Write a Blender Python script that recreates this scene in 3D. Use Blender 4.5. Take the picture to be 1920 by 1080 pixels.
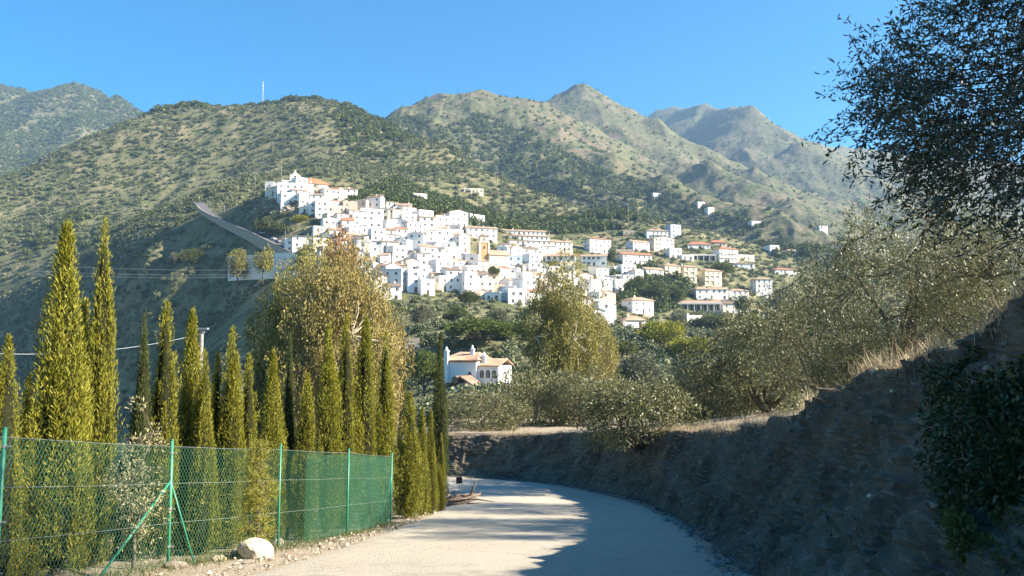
import bpy, math, random
import numpy as np
from mathutils import Vector, Matrix, Quaternion

# ------------------------------------------------------------------ camera
scene = bpy.context.scene
for o in list(bpy.data.objects):
    bpy.data.objects.remove(o)
COL = scene.collection
F = 1500.0                      # focal length in pixels of the 1920 px wide photograph
PITCH = math.radians(4.0)
cam_data = bpy.data.cameras.new("camera")
cam_data.sensor_width = 36.0
cam_data.lens = 36.0 * F / 1920.0
cam_data.clip_start = 0.05
cam_data.clip_end = 12000.0
cam = bpy.data.objects.new("camera", cam_data)
cam.rotation_euler = (math.radians(90) + PITCH, 0, 0)
COL.objects.link(cam)
scene.camera = cam

# ------------------------------------------------------------------ sky and sun
SUN_AZ = math.radians(98.0)    # clockwise from +Y (the view direction)
SUN_EL = math.radians(31.0)
HAZE_DENSITY = 0.00013
world = bpy.data.worlds.new("World")
scene.world = world
world.use_nodes = True
wn = world.node_tree
wn.nodes.clear()
w_out = wn.nodes.new("ShaderNodeOutputWorld")
w_bg = wn.nodes.new("ShaderNodeBackground")
w_sky = wn.nodes.new("ShaderNodeTexSky")
w_sky.sky_type = 'NISHITA'
w_sky.sun_disc = False
w_sky.sun_elevation = SUN_EL
w_sky.sun_rotation = SUN_AZ
w_sky.altitude = 300.0
w_sky.air_density = 1.0
w_sky.dust_density = 0.3
w_sky.ozone_density = 2.0
w_bg.inputs["Strength"].default_value = 0.10
w_hs = wn.nodes.new("ShaderNodeHueSaturation")
w_hs.inputs["Saturation"].default_value = 1.9
w_hs.inputs["Value"].default_value = 0.62
w_hs.inputs["Hue"].default_value = 0.496
wn.links.new(w_sky.outputs[0], w_hs.inputs["Color"])
wn.links.new(w_hs.outputs[0], w_bg.inputs["Color"])
wn.links.new(w_bg.outputs[0], w_out.inputs["Surface"])

SUN_DIR = Vector((math.cos(SUN_EL) * math.sin(SUN_AZ), math.cos(SUN_EL) * math.cos(SUN_AZ), math.sin(SUN_EL)))
sun_data = bpy.data.lights.new("sun", 'SUN')
sun_data.energy = 5.0
sun_data.angle = math.radians(0.53)
sun_data.color = (1.0, 0.90, 0.74)
sun = bpy.data.objects.new("sun", sun_data)
sun.rotation_euler = SUN_DIR.to_track_quat('Z', 'Y').to_euler()
COL.objects.link(sun)

scene.view_settings.view_transform = 'Standard'
scene.view_settings.look = 'None'
scene.view_settings.gamma = 1.0
scene.view_settings.exposure = 1.88
scene.view_settings.use_curve_mapping = False
scene.cycles.use_denoising = True
scene.cycles.max_bounces = 6
scene.cycles.diffuse_bounces = 3
scene.cycles.glossy_bounces = 2
scene.cycles.transmission_bounces = 3
scene.cycles.transparent_max_bounces = 8
scene.cycles.volume_bounces = 0

# ------------------------------------------------------------------ helpers
def ray(px, py):
    u = (px - 960.0) / F
    v = (540.0 - py) / F
    c, s = math.cos(PITCH), math.sin(PITCH)
    return np.array((u, c - v * s, s + v * c))

def P(px, py, d):
    """the point on the line of sight of pixel (px, py) that lies d metres ahead"""
    r = ray(px, py)
    return r * (d / r[1])

def pixel(p):
    c, s = math.cos(PITCH), math.sin(PITCH)
    dep = p[1] * c + p[2] * s
    up = -p[1] * s + p[2] * c
    return 960 + F * p[0] / dep, 540 - F * up / dep

def hash2(ix, iy, seed):
    h = (ix.astype(np.int64) * 374761393 + iy.astype(np.int64) * 668265263 + seed * 1442695041) & 0xFFFFFFFF
    h = ((h ^ (h >> 13)) * 1274126177) & 0xFFFFFFFF
    h = h ^ (h >> 16)
    return (h & 0xFFFFFF) / float(0xFFFFFF)

def vnoise(x, y, seed=0):
    x = np.asarray(x, dtype=float); y = np.asarray(y, dtype=float)
    ix = np.floor(x); iy = np.floor(y)
    fx = x - ix; fy = y - iy
    fx = fx * fx * fx * (fx * (fx * 6 - 15) + 10)
    fy = fy * fy * fy * (fy * (fy * 6 - 15) + 10)
    a = hash2(ix, iy, seed); b = hash2(ix + 1, iy, seed)
    c = hash2(ix, iy + 1, seed); d = hash2(ix + 1, iy + 1, seed)
    return (a + (b - a) * fx) * (1 - fy) + (c + (d - c) * fx) * fy

def fbm(x, y, seed=0, octv=4, gain=0.5, ridged=False):
    t = 0.0; amp = 1.0; tot = 0.0
    for i in range(octv):
        n = vnoise(x * 2 ** i + i * 17.3, y * 2 ** i - i * 9.1, seed + i * 31) * 2 - 1
        if ridged:
            n = 1 - 2 * np.abs(n)
        t = t + n * amp; tot += amp; amp *= gain
    return t / tot

def smooth(a, b, x):
    t = np.clip((np.asarray(x, dtype=float) - a) / (b - a), 0, 1)
    return t * t * (3 - 2 * t)

def np_mesh(name, V, faces, k, mats, mat_idx=None, smooth_shade=False):
    """mesh from numpy vertices and faces that all have k corners"""
    V = np.asarray(V, dtype=np.float32); faces = np.asarray(faces, dtype=np.int32).reshape(-1, k)
    me = bpy.data.meshes.new(name)
    me.vertices.add(len(V)); me.vertices.foreach_set("co", V.ravel())
    me.loops.add(faces.size); me.loops.foreach_set("vertex_index", faces.ravel())
    me.polygons.add(len(faces))
    me.polygons.foreach_set("loop_start", np.arange(0, faces.size, k, dtype=np.int32))
    try:
        me.polygons.foreach_set("loop_total", np.full(len(faces), k, dtype=np.int32))
    except Exception:
        pass
    for m in mats:
        me.materials.append(m)
    if mat_idx is not None:
        me.polygons.foreach_set("material_index", np.asarray(mat_idx, dtype=np.int32))
    me.polygons.foreach_set("use_smooth", np.full(len(faces), smooth_shade, dtype=bool))
    me.update(calc_edges=True)
    return me

def link(name, data, parent=None, loc=None, rot=None, scale=None, under=None):
    o = bpy.data.objects.new(name, data)
    COL.objects.link(o)
    if parent is not None:
        o.parent = parent
    if under is not None:               # a piece of a part: keeps the coordinates of the thing
        o.parent = under; o.matrix_parent_inverse = under.matrix_basis.inverted()
    if loc is not None: o.location = loc
    if rot is not None: o.rotation_euler = rot
    if scale is not None: o.scale = scale if hasattr(scale, '__len__') else (scale,) * 3
    return o

def tag(o, label=None, category=None, group=None, kind=None):
    if label: o["label"] = label
    if category: o["category"] = category
    if group: o["group"] = group
    if kind: o["kind"] = kind
    return o

class MB:
    """collects simple solids into one mesh"""
    def __init__(self): self.v = []; self.f = []; self.m = []
    def add(self, vs, fs, mi=0):
        b = len(self.v)
        self.v += [tuple(map(float, p)) for p in vs]
        self.f += [tuple(i + b for i in q) for q in fs]
        self.m += [mi] * len(fs)
    def box(self, x0, x1, y0, y1, z0, z1, mi=0):
        vs = [(x0,y0,z0),(x1,y0,z0),(x1,y1,z0),(x0,y1,z0),(x0,y0,z1),(x1,y0,z1),(x1,y1,z1),(x0,y1,z1)]
        self.add(vs, [(0,3,2,1),(4,5,6,7),(0,1,5,4),(1,2,6,5),(2,3,7,6),(3,0,4,7)], mi)
    def tube(self, pts, radii, n=8, mi=0, caps=True):
        pts = [Vector(p) for p in pts]
        if not hasattr(radii, '__len__'): radii = [radii] * len(pts)
        rings = []; prev = None
        for i, p in enumerate(pts):
            a = pts[max(i - 1, 0)]; b = pts[min(i + 1, len(pts) - 1)]
            t = (b - a).normalized()
            ref = prev if prev is not None else (Vector((0, 0, 1)) if abs(t.z) < 0.9 else Vector((1, 0, 0)))
            u = (ref - t * ref.dot(t))
            if u.length < 1e-5: u = t.orthogonal()
            u.normalize(); w = t.cross(u); prev = u
            rings.append([p + (u * math.cos(2*math.pi*k/n) + w * math.sin(2*math.pi*k/n)) * radii[i] for k in range(n)])
        b0 = [v for r in rings for v in r]
        fs = []
        for i in range(len(pts) - 1):
            for k in range(n):
                k2 = (k + 1) % n
                fs.append((i*n+k, i*n+k2, (i+1)*n+k2, (i+1)*n+k))
        if caps:
            fs.append(tuple(reversed(range(n)))); fs.append(tuple((len(pts)-1)*n + k for k in range(n)))
        self.add(b0, fs, mi)
    def mesh(self, name, mats, smooth_shade=False):
        me = bpy.data.meshes.new(name)
        me.from_pydata(self.v, [], self.f)
        for m in (mats if isinstance(mats, (list, tuple)) else [mats]): me.materials.append(m)
        for p, i in zip(me.polygons, self.m):
            p.material_index = i; p.use_smooth = smooth_shade
        me.update()
        return me

def grid_faces(nr, nc):
    i = np.arange(nr - 1)[:, None] * nc + np.arange(nc - 1)[None, :]
    return np.stack([i, i + 1, i + nc + 1, i + nc], -1).reshape(-1, 4)

# ------------------------------------------------------------------ materials
def new_mat(name):
    m = bpy.data.materials.new(name); m.use_nodes = True
    nt = m.node_tree; nt.nodes.clear()
    out = nt.nodes.new("ShaderNodeOutputMaterial")
    return m, nt, out

def noise_node(nt, scale, detail=4.0, rough=0.55, coord="Object", vec=None):
    n = nt.nodes.new("ShaderNodeTexNoise")
    n.inputs["Scale"].default_value = scale; n.inputs["Detail"].default_value = detail
    n.inputs["Roughness"].default_value = rough
    if vec is None:
        tc = nt.nodes.new("ShaderNodeTexCoord"); vec = tc.outputs[coord]
    nt.links.new(vec, n.inputs["Vector"])
    return n

def ramp(nt, fac, stops):
    r = nt.nodes.new("ShaderNodeValToRGB")
    el = r.color_ramp.elements
    while len(el) < len(stops): el.new(0.5)
    for e, (p, c) in zip(el, stops):
        e.position = p; e.color = (*c, 1.0)
    nt.links.new(fac, r.inputs["Fac"])
    return r

def mix(nt, fac, a, b, mode='MIX'):
    m = nt.nodes.new("ShaderNodeMix"); m.data_type = 'RGBA'; m.blend_type = mode
    if isinstance(fac, (int, float)): m.inputs[0].default_value = fac
    else: nt.links.new(fac, m.inputs[0])
    for s, v in ((6, a), (7, b)):
        if isinstance(v, tuple): m.inputs[s].default_value = (*v, 1.0)
        else: nt.links.new(v, m.inputs[s])
    return m.outputs[2]

def mrange(nt, val, a, b, c=0.0, d=1.0):
    m = nt.nodes.new("ShaderNodeMapRange")
    for i, x in enumerate((a, b, c, d)): m.inputs[i + 1].default_value = x
    nt.links.new(val, m.inputs[0])
    return m.outputs[0]

def bump(nt, height, dist=0.02, strength=1.0):
    b = nt.nodes.new("ShaderNodeBump")
    b.inputs["Distance"].default_value = dist; b.inputs["Strength"].default_value = strength
    nt.links.new(height, b.inputs["Height"])
    return b.outputs["Normal"]

def principled(nt, out, color, rough=0.8, normal=None, metallic=0.0, spec=0.3):
    p = nt.nodes.new("ShaderNodeBsdfPrincipled")
    if isinstance(color, tuple): p.inputs["Base Color"].default_value = (*color, 1.0)
    else: nt.links.new(color, p.inputs["Base Color"])
    if isinstance(rough, (int, float)): p.inputs["Roughness"].default_value = rough
    else: nt.links.new(rough, p.inputs["Roughness"])
    p.inputs["Metallic"].default_value = metallic
    p.inputs["Specular IOR Level"].default_value = spec
    if normal is not None: nt.links.new(normal, p.inputs["Normal"])
    nt.links.new(p.outputs[0], out.inputs["Surface"])
    return p

def plain_mat(name, color, rough=0.7, var=0.15, scale=3.0, metallic=0.0, spec=0.3, bumpd=0.0):
    m, nt, out = new_mat(name)
    n = noise_node(nt, scale, 5)
    c = mix(nt, mrange(nt, n.outputs[0], 0.3, 0.7), tuple(x * (1 - var) for x in color), tuple(min(1, x * (1 + var)) for x in color))
    nor = bump(nt, n.outputs[0], bumpd) if bumpd else None
    principled(nt, out, c, rough, nor, metallic, spec)
    return m

def leaf_mat(name, dark, light, trans=0.25, rough=0.55, spec=0.25, back=None):
    m, nt, out = new_mat(name)
    g = nt.nodes.new("ShaderNodeNewGeometry")
    n = noise_node(nt, 0.9, 2)
    a = nt.nodes.new("ShaderNodeMath"); a.operation = 'ADD'
    nt.links.new(g.outputs["Random Per Island"], a.inputs[0]); nt.links.new(n.outputs[0], a.inputs[1])
    c = mix(nt, mrange(nt, a.outputs[0], 0.45, 1.55), dark, light)
    if back is not None:
        c = mix(nt, g.outputs["Backfacing"], c, back)
    p = nt.nodes.new("ShaderNodeBsdfPrincipled")
    nt.links.new(c, p.inputs["Base Color"]); p.inputs["Roughness"].default_value = rough
    p.inputs["Specular IOR Level"].default_value = spec
    t = nt.nodes.new("ShaderNodeBsdfTranslucent"); nt.links.new(c, t.inputs["Color"])
    ms = nt.nodes.new("ShaderNodeMixShader"); ms.inputs[0].default_value = trans
    nt.links.new(p.outputs[0], ms.inputs[1]); nt.links.new(t.outputs[0], ms.inputs[2])
    nt.links.new(ms.outputs[0], out.inputs["Surface"])
    return m
# ------------------------------------------------------------------ hills: heights
def tps_fit(pts, lam=0.02):
    X = pts[:, :2] / 100.0; n = len(X)
    d2 = ((X[:, None] - X[None]) ** 2).sum(-1)
    K = np.where(d2 > 0, 0.5 * d2 * np.log(np.maximum(d2, 1e-12)), 0) + lam * np.eye(n)
    Pm = np.hstack([np.ones((n, 1)), X])
    A = np.zeros((n + 3, n + 3)); A[:n, :n] = K; A[:n, n:] = Pm; A[n:, :n] = Pm.T
    b = np.zeros(n + 3); b[:n] = pts[:, 2]
    w = np.linalg.solve(A, b)
    return X, w

def tps_eval(model, x, y):
    X, w = model; n = len(X)
    x = np.asarray(x) / 100.0; y = np.asarray(y) / 100.0
    z = w[n] + w[n + 1] * x + w[n + 2] * y
    for i in range(n):
        d2 = (x - X[i, 0]) ** 2 + (y - X[i, 1]) ** 2
        z = z + w[i] * 0.5 * d2 * np.log(np.maximum(d2, 1e-12))
    return z

CREST = [(-420,470,720),(-250,420,740),(-120,385,765),(0,345,790),(100,290,815),(200,250,845),(270,222,865),(330,210,885),(420,206,890),(500,208,900),(580,202,900),
         (640,210,890),(700,232,870),(760,262,840),(820,285,800),(880,310,770),(930,340,740),(1000,370,700),(1060,395,670),
         (1120,412,655),(1200,424,640),(1290,438,630),(1360,450,630),(1450,470,640),(1560,500,660),(1700,540,680),(1900,560,700),(2300,580,720)]
SHOULDER = [(470,402,470),(430,492,395),(330,500,430),(210,500,480),(130,545,520),(0,600,570),(-200,660,640)]
VILLAGE = [(560,345,425),(500,368,415),(640,380,430),(720,386,440),(800,400,450),(880,415,470),(960,430,490),(1040,445,520),(1120,450,540),(1250,438,580),
           (560,440,385),(640,450,375),(720,460,370),(800,470,370),(880,480,385),(960,490,400),(1040,500,420),(1150,520,440),(1250,512,480),(1350,500,520),
           (520,472,380),(390,398,445),(560,505,340),(640,520,322),(740,562,295),(820,562,300),(900,572,300),(980,572,310),(1080,580,320),(1150,604,312),(1210,606,330),(1300,584,400),(1400,584,430),(1450,570,470),
           (420,412,430),(450,428,415),(480,446,400),(505,459,388),
           (1480,500,590),(1560,520,560),(1650,560,500),(1900,600,480),(2200,620,480)]
SLOPE1 = [(100,480,630),(300,400,690),(300,300,780),(100,400,690),(480,300,760),(600,290,720),(620,330,560),(720,340,600),(850,370,600),(950,400,590),(760,300,740),(-150,500,650),(0,420,690)]
LOW = [(700,600,250),(850,604,250),(1000,620,225),(700,655,200),(900,665,175),(1250,640,250),(1350,645,250),(1250,695,180),(1100,650,200),
       (1450,640,280),(1600,660,260),(1850,670,250),(900,750,143),(1000,750,120),(800,758,120),(1200,750,120),(1500,735,140),(1800,725,140),(2200,690,200),
       (900,812,66),(1200,800,66),(1500,795,66),(1800,790,66),(2200,790,70)]
ctrl = [P(*c) for c in CREST + VILLAGE + SLOPE1 + LOW]
for c in CREST[::2]:                                   # the far side of the crest
    p = P(*c); ctrl.append(np.array((p[0] * 1.16, p[1] * 1.16, p[2] - 75.0)))
sh = [P(*c) for c in SHOULDER]
for a in sh:
    ctrl.append(a)
for a in sh[1:]:                                       # steep shaded flank below the shoulder
    n = np.array((-0.92, -0.40))
    for dd, dz in ((24, -31), (55, -68), (95, -103)):
        ctrl.append(np.array((a[0] + n[0] * dd, a[1] + n[1] * dd, a[2] + dz)))
for (px, py, d, off) in ((390, 398, 445, 20), (450, 430, 415, 20)):
    p = P(px, py, d); ctrl.append(np.array((p[0] - 26, p[1] - 20, p[2] - 26)))
for (x, y, z) in ((-60,150,-40),(-120,240,-46),(-60,240,-30),(-30,90,-22),(-60,60,-22),(-120,120,-45),(-250,200,-60),(-300,350,-62),(-60,30,-18),(0,90,-13),(60,50,-7),(90,40,-8)):
    ctrl.append(np.array((x, y, z)))
TPS = tps_fit(np.array(ctrl), 0.004)

def hill_raw(x, y):
    z = tps_eval(TPS, x, y)
    r = np.hypot(x, y)
    wgt = smooth(380, 620, r)
    g = fbm(x / 150.0 + 0.4 * fbm(x / 90.0, y / 90.0, 5, 2), y / 190.0, 11, 4, 0.5, True)
    z = z + wgt * g * 9.0 + fbm(x / 40.0, y / 40.0, 3, 3) * 1.6 * smooth(120, 300, r)
    # duck under the near ground where the two sheets meet
    return z - 9.0 * (1 - smooth(46, 62, y))

# regular lookup table of the near hills, used for placing things
TX = np.linspace(-800, 900, 426); TY = np.linspace(40, 1050, 254)
TAB = hill_raw(*np.meshgrid(TX, TY))
def bil(tab, tx, ty, x, y):
    fx = np.clip((np.asarray(x, float) - tx[0]) / (tx[1] - tx[0]), 0, len(tx) - 1.001); fy = np.clip((np.asarray(y, float) - ty[0]) / (ty[1] - ty[0]), 0, len(ty) - 1.001)
    i = fx.astype(int); j = fy.astype(int); fx = fx - i; fy = fy - j
    return (tab[j, i] * (1 - fx) + tab[j, i + 1] * fx) * (1 - fy) + (tab[j + 1, i] * (1 - fx) + tab[j + 1, i + 1] * fx) * fy
def hill(x, y): return bil(TAB, TX, TY, x, y)

RIDGES = [
 ([(-500,260,2300),(-300,230,2300),(-150,190,2300),(0,167,2300),(40,168,2300),(85,184,2330),(120,170,2300),(150,159,2250),(175,168,2250),(220,190,2200),(270,215,2150),(330,250,2050),(420,300,1950)], 0.62),
 ([(150,159,2250),(165,215,2050),(130,270,1800),(100,330,1550)], 0.62), ([(0,167,2300),(20,250,1950),(-20,330,1600)], 0.62), ([(220,190,2200),(260,260,1900),(230,300,1650)], 0.62),
 ([(600,275,1250),(700,232,1300),(760,209,1350),(820,186,1400),(870,178,1400),(930,183,1420),(1000,193,1450),(1040,215,1500)], 0.62),
 ([(930,183,1420),(960,215,1330),(1010,240,1260),(1060,268,1200),(1130,300,1130),(1190,328,1060),(1260,345,1000),(1340,378,930),(1420,402,870),(1500,420,820),(1570,445,780),(1680,480,740),(1900,520,720)], 0.60),
 ([(820,186,1400),(800,255,1220),(840,300,1100)], 0.55), ([(760,209,1350),(720,270,1180)], 0.55),
 ([(1010,240,1260),(1000,290,1150),(1040,330,1050)], 0.6),([(1130,300,1130),(1120,340,1030),(1150,370,960)], 0.6),
 ([(980,215,1900),(1010,193,1900),(1060,173,1900),(1090,166,1880),(1120,178,1850),(1160,205,1800),(1210,222,1750),(1260,250,1700),(1340,292,1600)], 0.60),
 ([(1090,166,1880),(1085,215,1720),(1060,250,1600),(1150,290,1500),(1230,300,1450),(1330,310,1350),(1400,345,1250),(1480,385,1150),(1560,430,1050),(1700,470,980)], 0.55),
 ([(1160,205,1800),(1180,250,1650),(1160,280,1520)], 0.55),
 ([(1340,300,1600),(1430,330,1450),(1520,370,1300),(1640,430,1150),(1800,470,1050)], 0.5),
 ([(1150,260,3000),(1215,222,2950),(1240,206,2900),(1265,201,2850),(1285,208,2760),(1320,199,2620),(1345,208,2520),(1370,205,2400),(1400,206,2250),(1430,225,2330),(1480,258,2450),(1530,275,2600),(1620,283,2700),(1750,300,2700),(1950,310,2700),(2400,290,2700)], 0.62),
 ([(1400,206,2250),(1425,255,2080),(1462,290,1990),(1495,272,1950),(1560,310,1830),(1650,350,1700),(1800,400,1550)], 0.55),
 ([(1620,283,2700),(1680,340,2300),(1760,380,2000)], 0.5),
]
def mount_raw(x, y):
    wx = x + 26 * fbm(x / 170.0, y / 170.0, 41, 3); wy = y + 26 * fbm(x / 170.0, y / 170.0, 77, 3)
    best = None; dmin = None; lay = []
    for pts, s in RIDGES:
        q = np.array([P(*c) for c in pts]); zb = np.full(x.shape, -1e9)
        for a, b in zip(q[:-1], q[1:]):
            ab = b[:2] - a[:2]; L2 = (ab ** 2).sum()
            t0 = np.clip(((x - a[0]) * ab[0] + (y - a[1]) * ab[1]) / L2, 0, 1)
            d0 = np.hypot(x - a[0] - t0 * ab[0], y - a[1] - t0 * ab[1])
            k = smooth(10, 160, d0)
            xx = x + (wx - x) * k; yy = y + (wy - y) * k
            t = np.clip(((xx - a[0]) * ab[0] + (yy - a[1]) * ab[1]) / L2, 0, 1)
            d = np.hypot(xx - a[0] - t * ab[0], yy - a[1] - t * ab[1])
            d = np.sqrt(d * d + 20.0 ** 2) - 20.0
            z = a[2] + t * (b[2] - a[2]) - 1.22 * s * d
            zb = np.maximum(zb, z)
        lay.append(zb)
    lay = np.stack(lay)
    m = lay.max(0); kk = 9.0
    z = m + kk * np.log(np.exp((lay - m) / kk).sum(0)) - 0.0
    z = np.where(z > m + 8, m + 8, z)
    z = np.maximum(z, 20 + 10 * fbm(x / 200.0, y / 200.0, 9, 3))
    g = fbm(x / 130.0, y / 130.0, 21, 5, 0.55, True)
    top = m > -1e8
    z = z + (g * 17.0 - 3.0) * smooth(-30, 60, m + 40 - z + 60) + fbm(x / 38.0, y / 38.0, 23, 3) * 4.0
    return z

def polar_sheet(fn, px0, px1, npx, d0, d1, nd):
    px = np.linspace(px0, px1, npx); d = np.exp(np.linspace(math.log(d0), math.log(d1), nd))
    D, PX = np.meshgrid(d, px, indexing='ij')
    X = (PX - 960) / F * D
    return X, D, fn(X, D)

def ray_hill(px, py, d0=90.0, d1=1000.0):
    """where the line of sight of a pixel first meets the near hills"""
    r = ray(px, py); d = np.arange(d0, d1, 1.0)
    x = r[0] / r[1] * d; z = r[2] / r[1] * d
    hit = np.nonzero(hill(x, d) >= z)[0]
    if len(hit) == 0: return None
    i = hit[0]
    return np.array((x[i], d[i], float(hill(x[i], d[i]))))
# ------------------------------------------------------------------ hills: material and sheets
def hill_mat(name, far):
    m, nt, out = new_mat(name)
    g = nt.nodes.new("ShaderNodeNewGeometry"); pos = g.outputs["Position"]
    big = noise_node(nt, 0.011 if not far else 0.006, 6, 0.6, vec=pos)
    med = noise_node(nt, 0.06 if not far else 0.035, 6, 0.65, vec=pos)
    fine = noise_node(nt, 0.5 if not far else 0.16, 5, 0.7, vec=pos)
    dry = mix(nt, mrange(nt, fine.outputs[0], 0.35, 0.65), (0.19, 0.16, 0.085), (0.34, 0.29, 0.17)) if not far else mix(nt, mrange(nt, fine.outputs[0], 0.35, 0.65), (0.13, 0.105, 0.07), (0.22, 0.175, 0.115))
    scrub = mix(nt, mrange(nt, fine.outputs[0], 0.35, 0.65), (0.045, 0.065, 0.028), (0.13, 0.145, 0.06))
    c = mix(nt, mrange(nt, med.outputs[0], 0.42, 0.58), dry, scrub)
    c = mix(nt, mrange(nt, big.outputs[0], 0.40, 0.62), c, mix(nt, 0.65, dry, scrub))
    # scattered dark bushes that are too small to be built
    v = nt.nodes.new("ShaderNodeTexVoronoi"); v.inputs["Scale"].default_value = 0.17 if not far else 0.085
    nt.links.new(pos, v.inputs["Vector"])
    bushes = mrange(nt, v.outputs["Distance"], 0.30, 0.42, 1.0, 0.0)
    dens = mrange(nt, med.outputs[0], 0.40, 0.60)
    mm = nt.nodes.new("ShaderNodeMath"); mm.operation = 'MULTIPLY'
    nt.links.new(bushes, mm.inputs[0]); nt.links.new(dens, mm.inputs[1])
    c = mix(nt, mm.outputs[0], c, (0.045, 0.06, 0.028))
    nor = bump(nt, fine.outputs[0], 1.2 if not far else 3.0, 0.8)
    principled(nt, out, c, 0.95, nor, spec=0.1)
    return m
M_HILL = hill_mat("hill_scrub", False)
M_MOUNT = hill_mat("mountain_scrub", True)

X, Y, Z = polar_sheet(hill_raw, -450, 2350, 780, 46.0, 1050.0, 330)
o = link("hillside", np_mesh("hillside", np.stack([X, Y, Z], -1).reshape(-1, 3), grid_faces(*X.shape), 4, [M_HILL], smooth_shade=True))
tag(o, kind="structure")
X, Y, Z = polar_sheet(mount_raw, -450, 2350, 860, 640.0, 4200.0, 360)
Z = np.where(Y < 760, Z - (760 - Y) * 0.4, Z)
o = link("mountain", np_mesh("mountain", np.stack([X, Y, Z], -1).reshape(-1, 3), grid_faces(*X.shape), 4, [M_MOUNT], smooth_shade=True))
tag(o, kind="structure")
# ------------------------------------------------------------------ near ground, road and bank
def base_z(y):
    """height of the road surface along the view direction"""
    y = np.asarray(y, float)
    yy = np.array((-30, 0, 10, 25, 30, 36, 42, 50, 80)); zz = np.array((3.1, -1.55, -3.1, -5.42, -6.0, -6.55, -6.92, -7.2, -7.8))
    return np.interp(y, yy, zz)
def smooth_base(y):
    return (base_z(y - 1.5) + base_z(y) * 2 + base_z(y + 1.5)) / 4

def catmull(pts, n=12):
    pts = [np.array(p, float) for p in pts]
    pts = [2 * pts[0] - pts[1]] + pts + [2 * pts[-1] - pts[-2]]
    out = []
    for i in range(1, len(pts) - 2):
        for t in np.linspace(0, 1, n, endpoint=False):
            a, b, c, d = pts[i - 1:i + 3]
            out.append(0.5 * (2 * b + (c - a) * t + (2 * a - 5 * b + 4 * c - d) * t * t + (3 * b - a - 3 * c + d) * t ** 3))
    out.append(pts[-2])
    return np.array(out)

RIGHT = catmull([(1.6, -14), (2.0, -4), (2.5, 4), (3.2, 11.5), (4.25, 19), (4.9, 26), (4.85, 31), (3.9, 35), (2.2, 38.3), (-0.4, 40.8), (-4, 42.3), (-12, 44), (-40, 48)], 14)
LEFT = catmull([(-6.5, -14), (-5.9, -4), (-5.1, 4), (-4.3, 10), (-3.75, 14), (-3.25, 19), (-3.0, 24), (-2.55, 29), (-2.1, 33), (-2.2, 35.2), (-4.0, 36.6), (-12, 38.5), (-40, 42.5)], 14)
def resample(pl, n):
    s = np.concatenate([[0], np.cumsum(np.hypot(*np.diff(pl, axis=0).T))])
    t = np.linspace(0, s[-1], n)
    return np.stack([np.interp(t, s, pl[:, 0]), np.interp(t, s, pl[:, 1])], -1)
RE = resample(RIGHT, 420)
def side_dist(pl, x, y):
    """signed distance to a polyline, positive on its right"""
    x = np.asarray(x, float); y = np.asarray(y, float)
    best = np.full(x.shape, 1e9); sg = np.zeros(x.shape); near = np.zeros(x.shape)
    for i, (a, b) in enumerate(zip(pl[:-1], pl[1:])):
        ab = b - a; L2 = max((ab ** 2).sum(), 1e-9)
        t = np.clip(((x - a[0]) * ab[0] + (y - a[1]) * ab[1]) / L2, 0, 1)
        dx = x - a[0] - t * ab[0]; dy = y - a[1] - t * ab[1]
        d = np.hypot(dx, dy)
        s = np.sign(ab[1] * dx - ab[0] * dy)
        u = d < best
        best = np.where(u, d, best); sg = np.where(u, s, sg); near = np.where(u, a[1] + t * ab[1], near)
    return best * sg, near
RE_C = resample(RIGHT, 90)
FENCE = np.array([(-7.45, 2.0), (-6.85, 6.0), (-6.17, 9.75), (-5.6, 13.3), (-4.65, 16.2), (-3.95, 19.5), (-3.52, 23.6)])
FENCE_X = np.array([(-9.0, -14), (-7.45, 2.0), (-6.85, 6.0), (-6.17, 9.75), (-5.6, 13.3), (-4.65, 16.2), (-3.95, 19.5), (-3.52, 23.6), (-3.3, 28), (-3.4, 33), (-6, 35.2), (-14, 37.2), (-40, 41)])

def bank_h(y):
    return np.interp(y, (-14, 6, 12, 20, 30, 36, 42, 48), (3.1, 3.0, 2.85, 2.65, 2.75, 2.55, 1.95, 1.8))
def left_drop(x, y):
    """past the bend the road and its bank run downhill to the left"""
    return -0.34 * np.maximum(-5.0 - np.asarray(x, float), 0) * smooth(27, 36, y)
def near_z(x, y, sheet=True):
    dr, ny = side_dist(RE_C, x, y)
    dl, ny2 = side_dist(FENCE_X, x, y)
    # ground left of the fence line follows the road, then drops towards the ravine
    zl = smooth_base(np.where(dr > 0, ny, y))
    drop = np.maximum(-dl - 4.0, 0)
    z = zl - 0.55 * drop * smooth(0, 6, drop)
    top = smooth_base(ny) + bank_h(ny)
    run = smooth(0.3, 2.0, dr)
    far = np.maximum(dr - 2.0, 0)
    rise = np.where(y < 38, 0.10 * far, -0.05 * far)
    rise = np.minimum(rise, 3.0)
    up = (top + rise) 
    z = z + (up - z) * run * (dr > 0)
    if sheet:
        z = z - 0.9 * smooth(0.2, 1.0, dr) * (1 - smooth(3.6, 4.6, dr))
    z = z + left_drop(x, y)
    z = z + 0.05 * fbm(np.asarray(x) / 1.3, np.asarray(y) / 1.3, 61, 3) * smooth(0.0, 0.5, np.where(dr > 0, 1.0, -dl + 1.2))
    return z
NX = np.linspace(-48, 48, 321); NY = np.linspace(-14, 66, 268)
gx, gy = np.meshgrid(NX, NY)
NEAR_TAB = near_z(gx, gy, False)
def near(x, y): return bil(NEAR_TAB, NX, NY, x, y)

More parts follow.
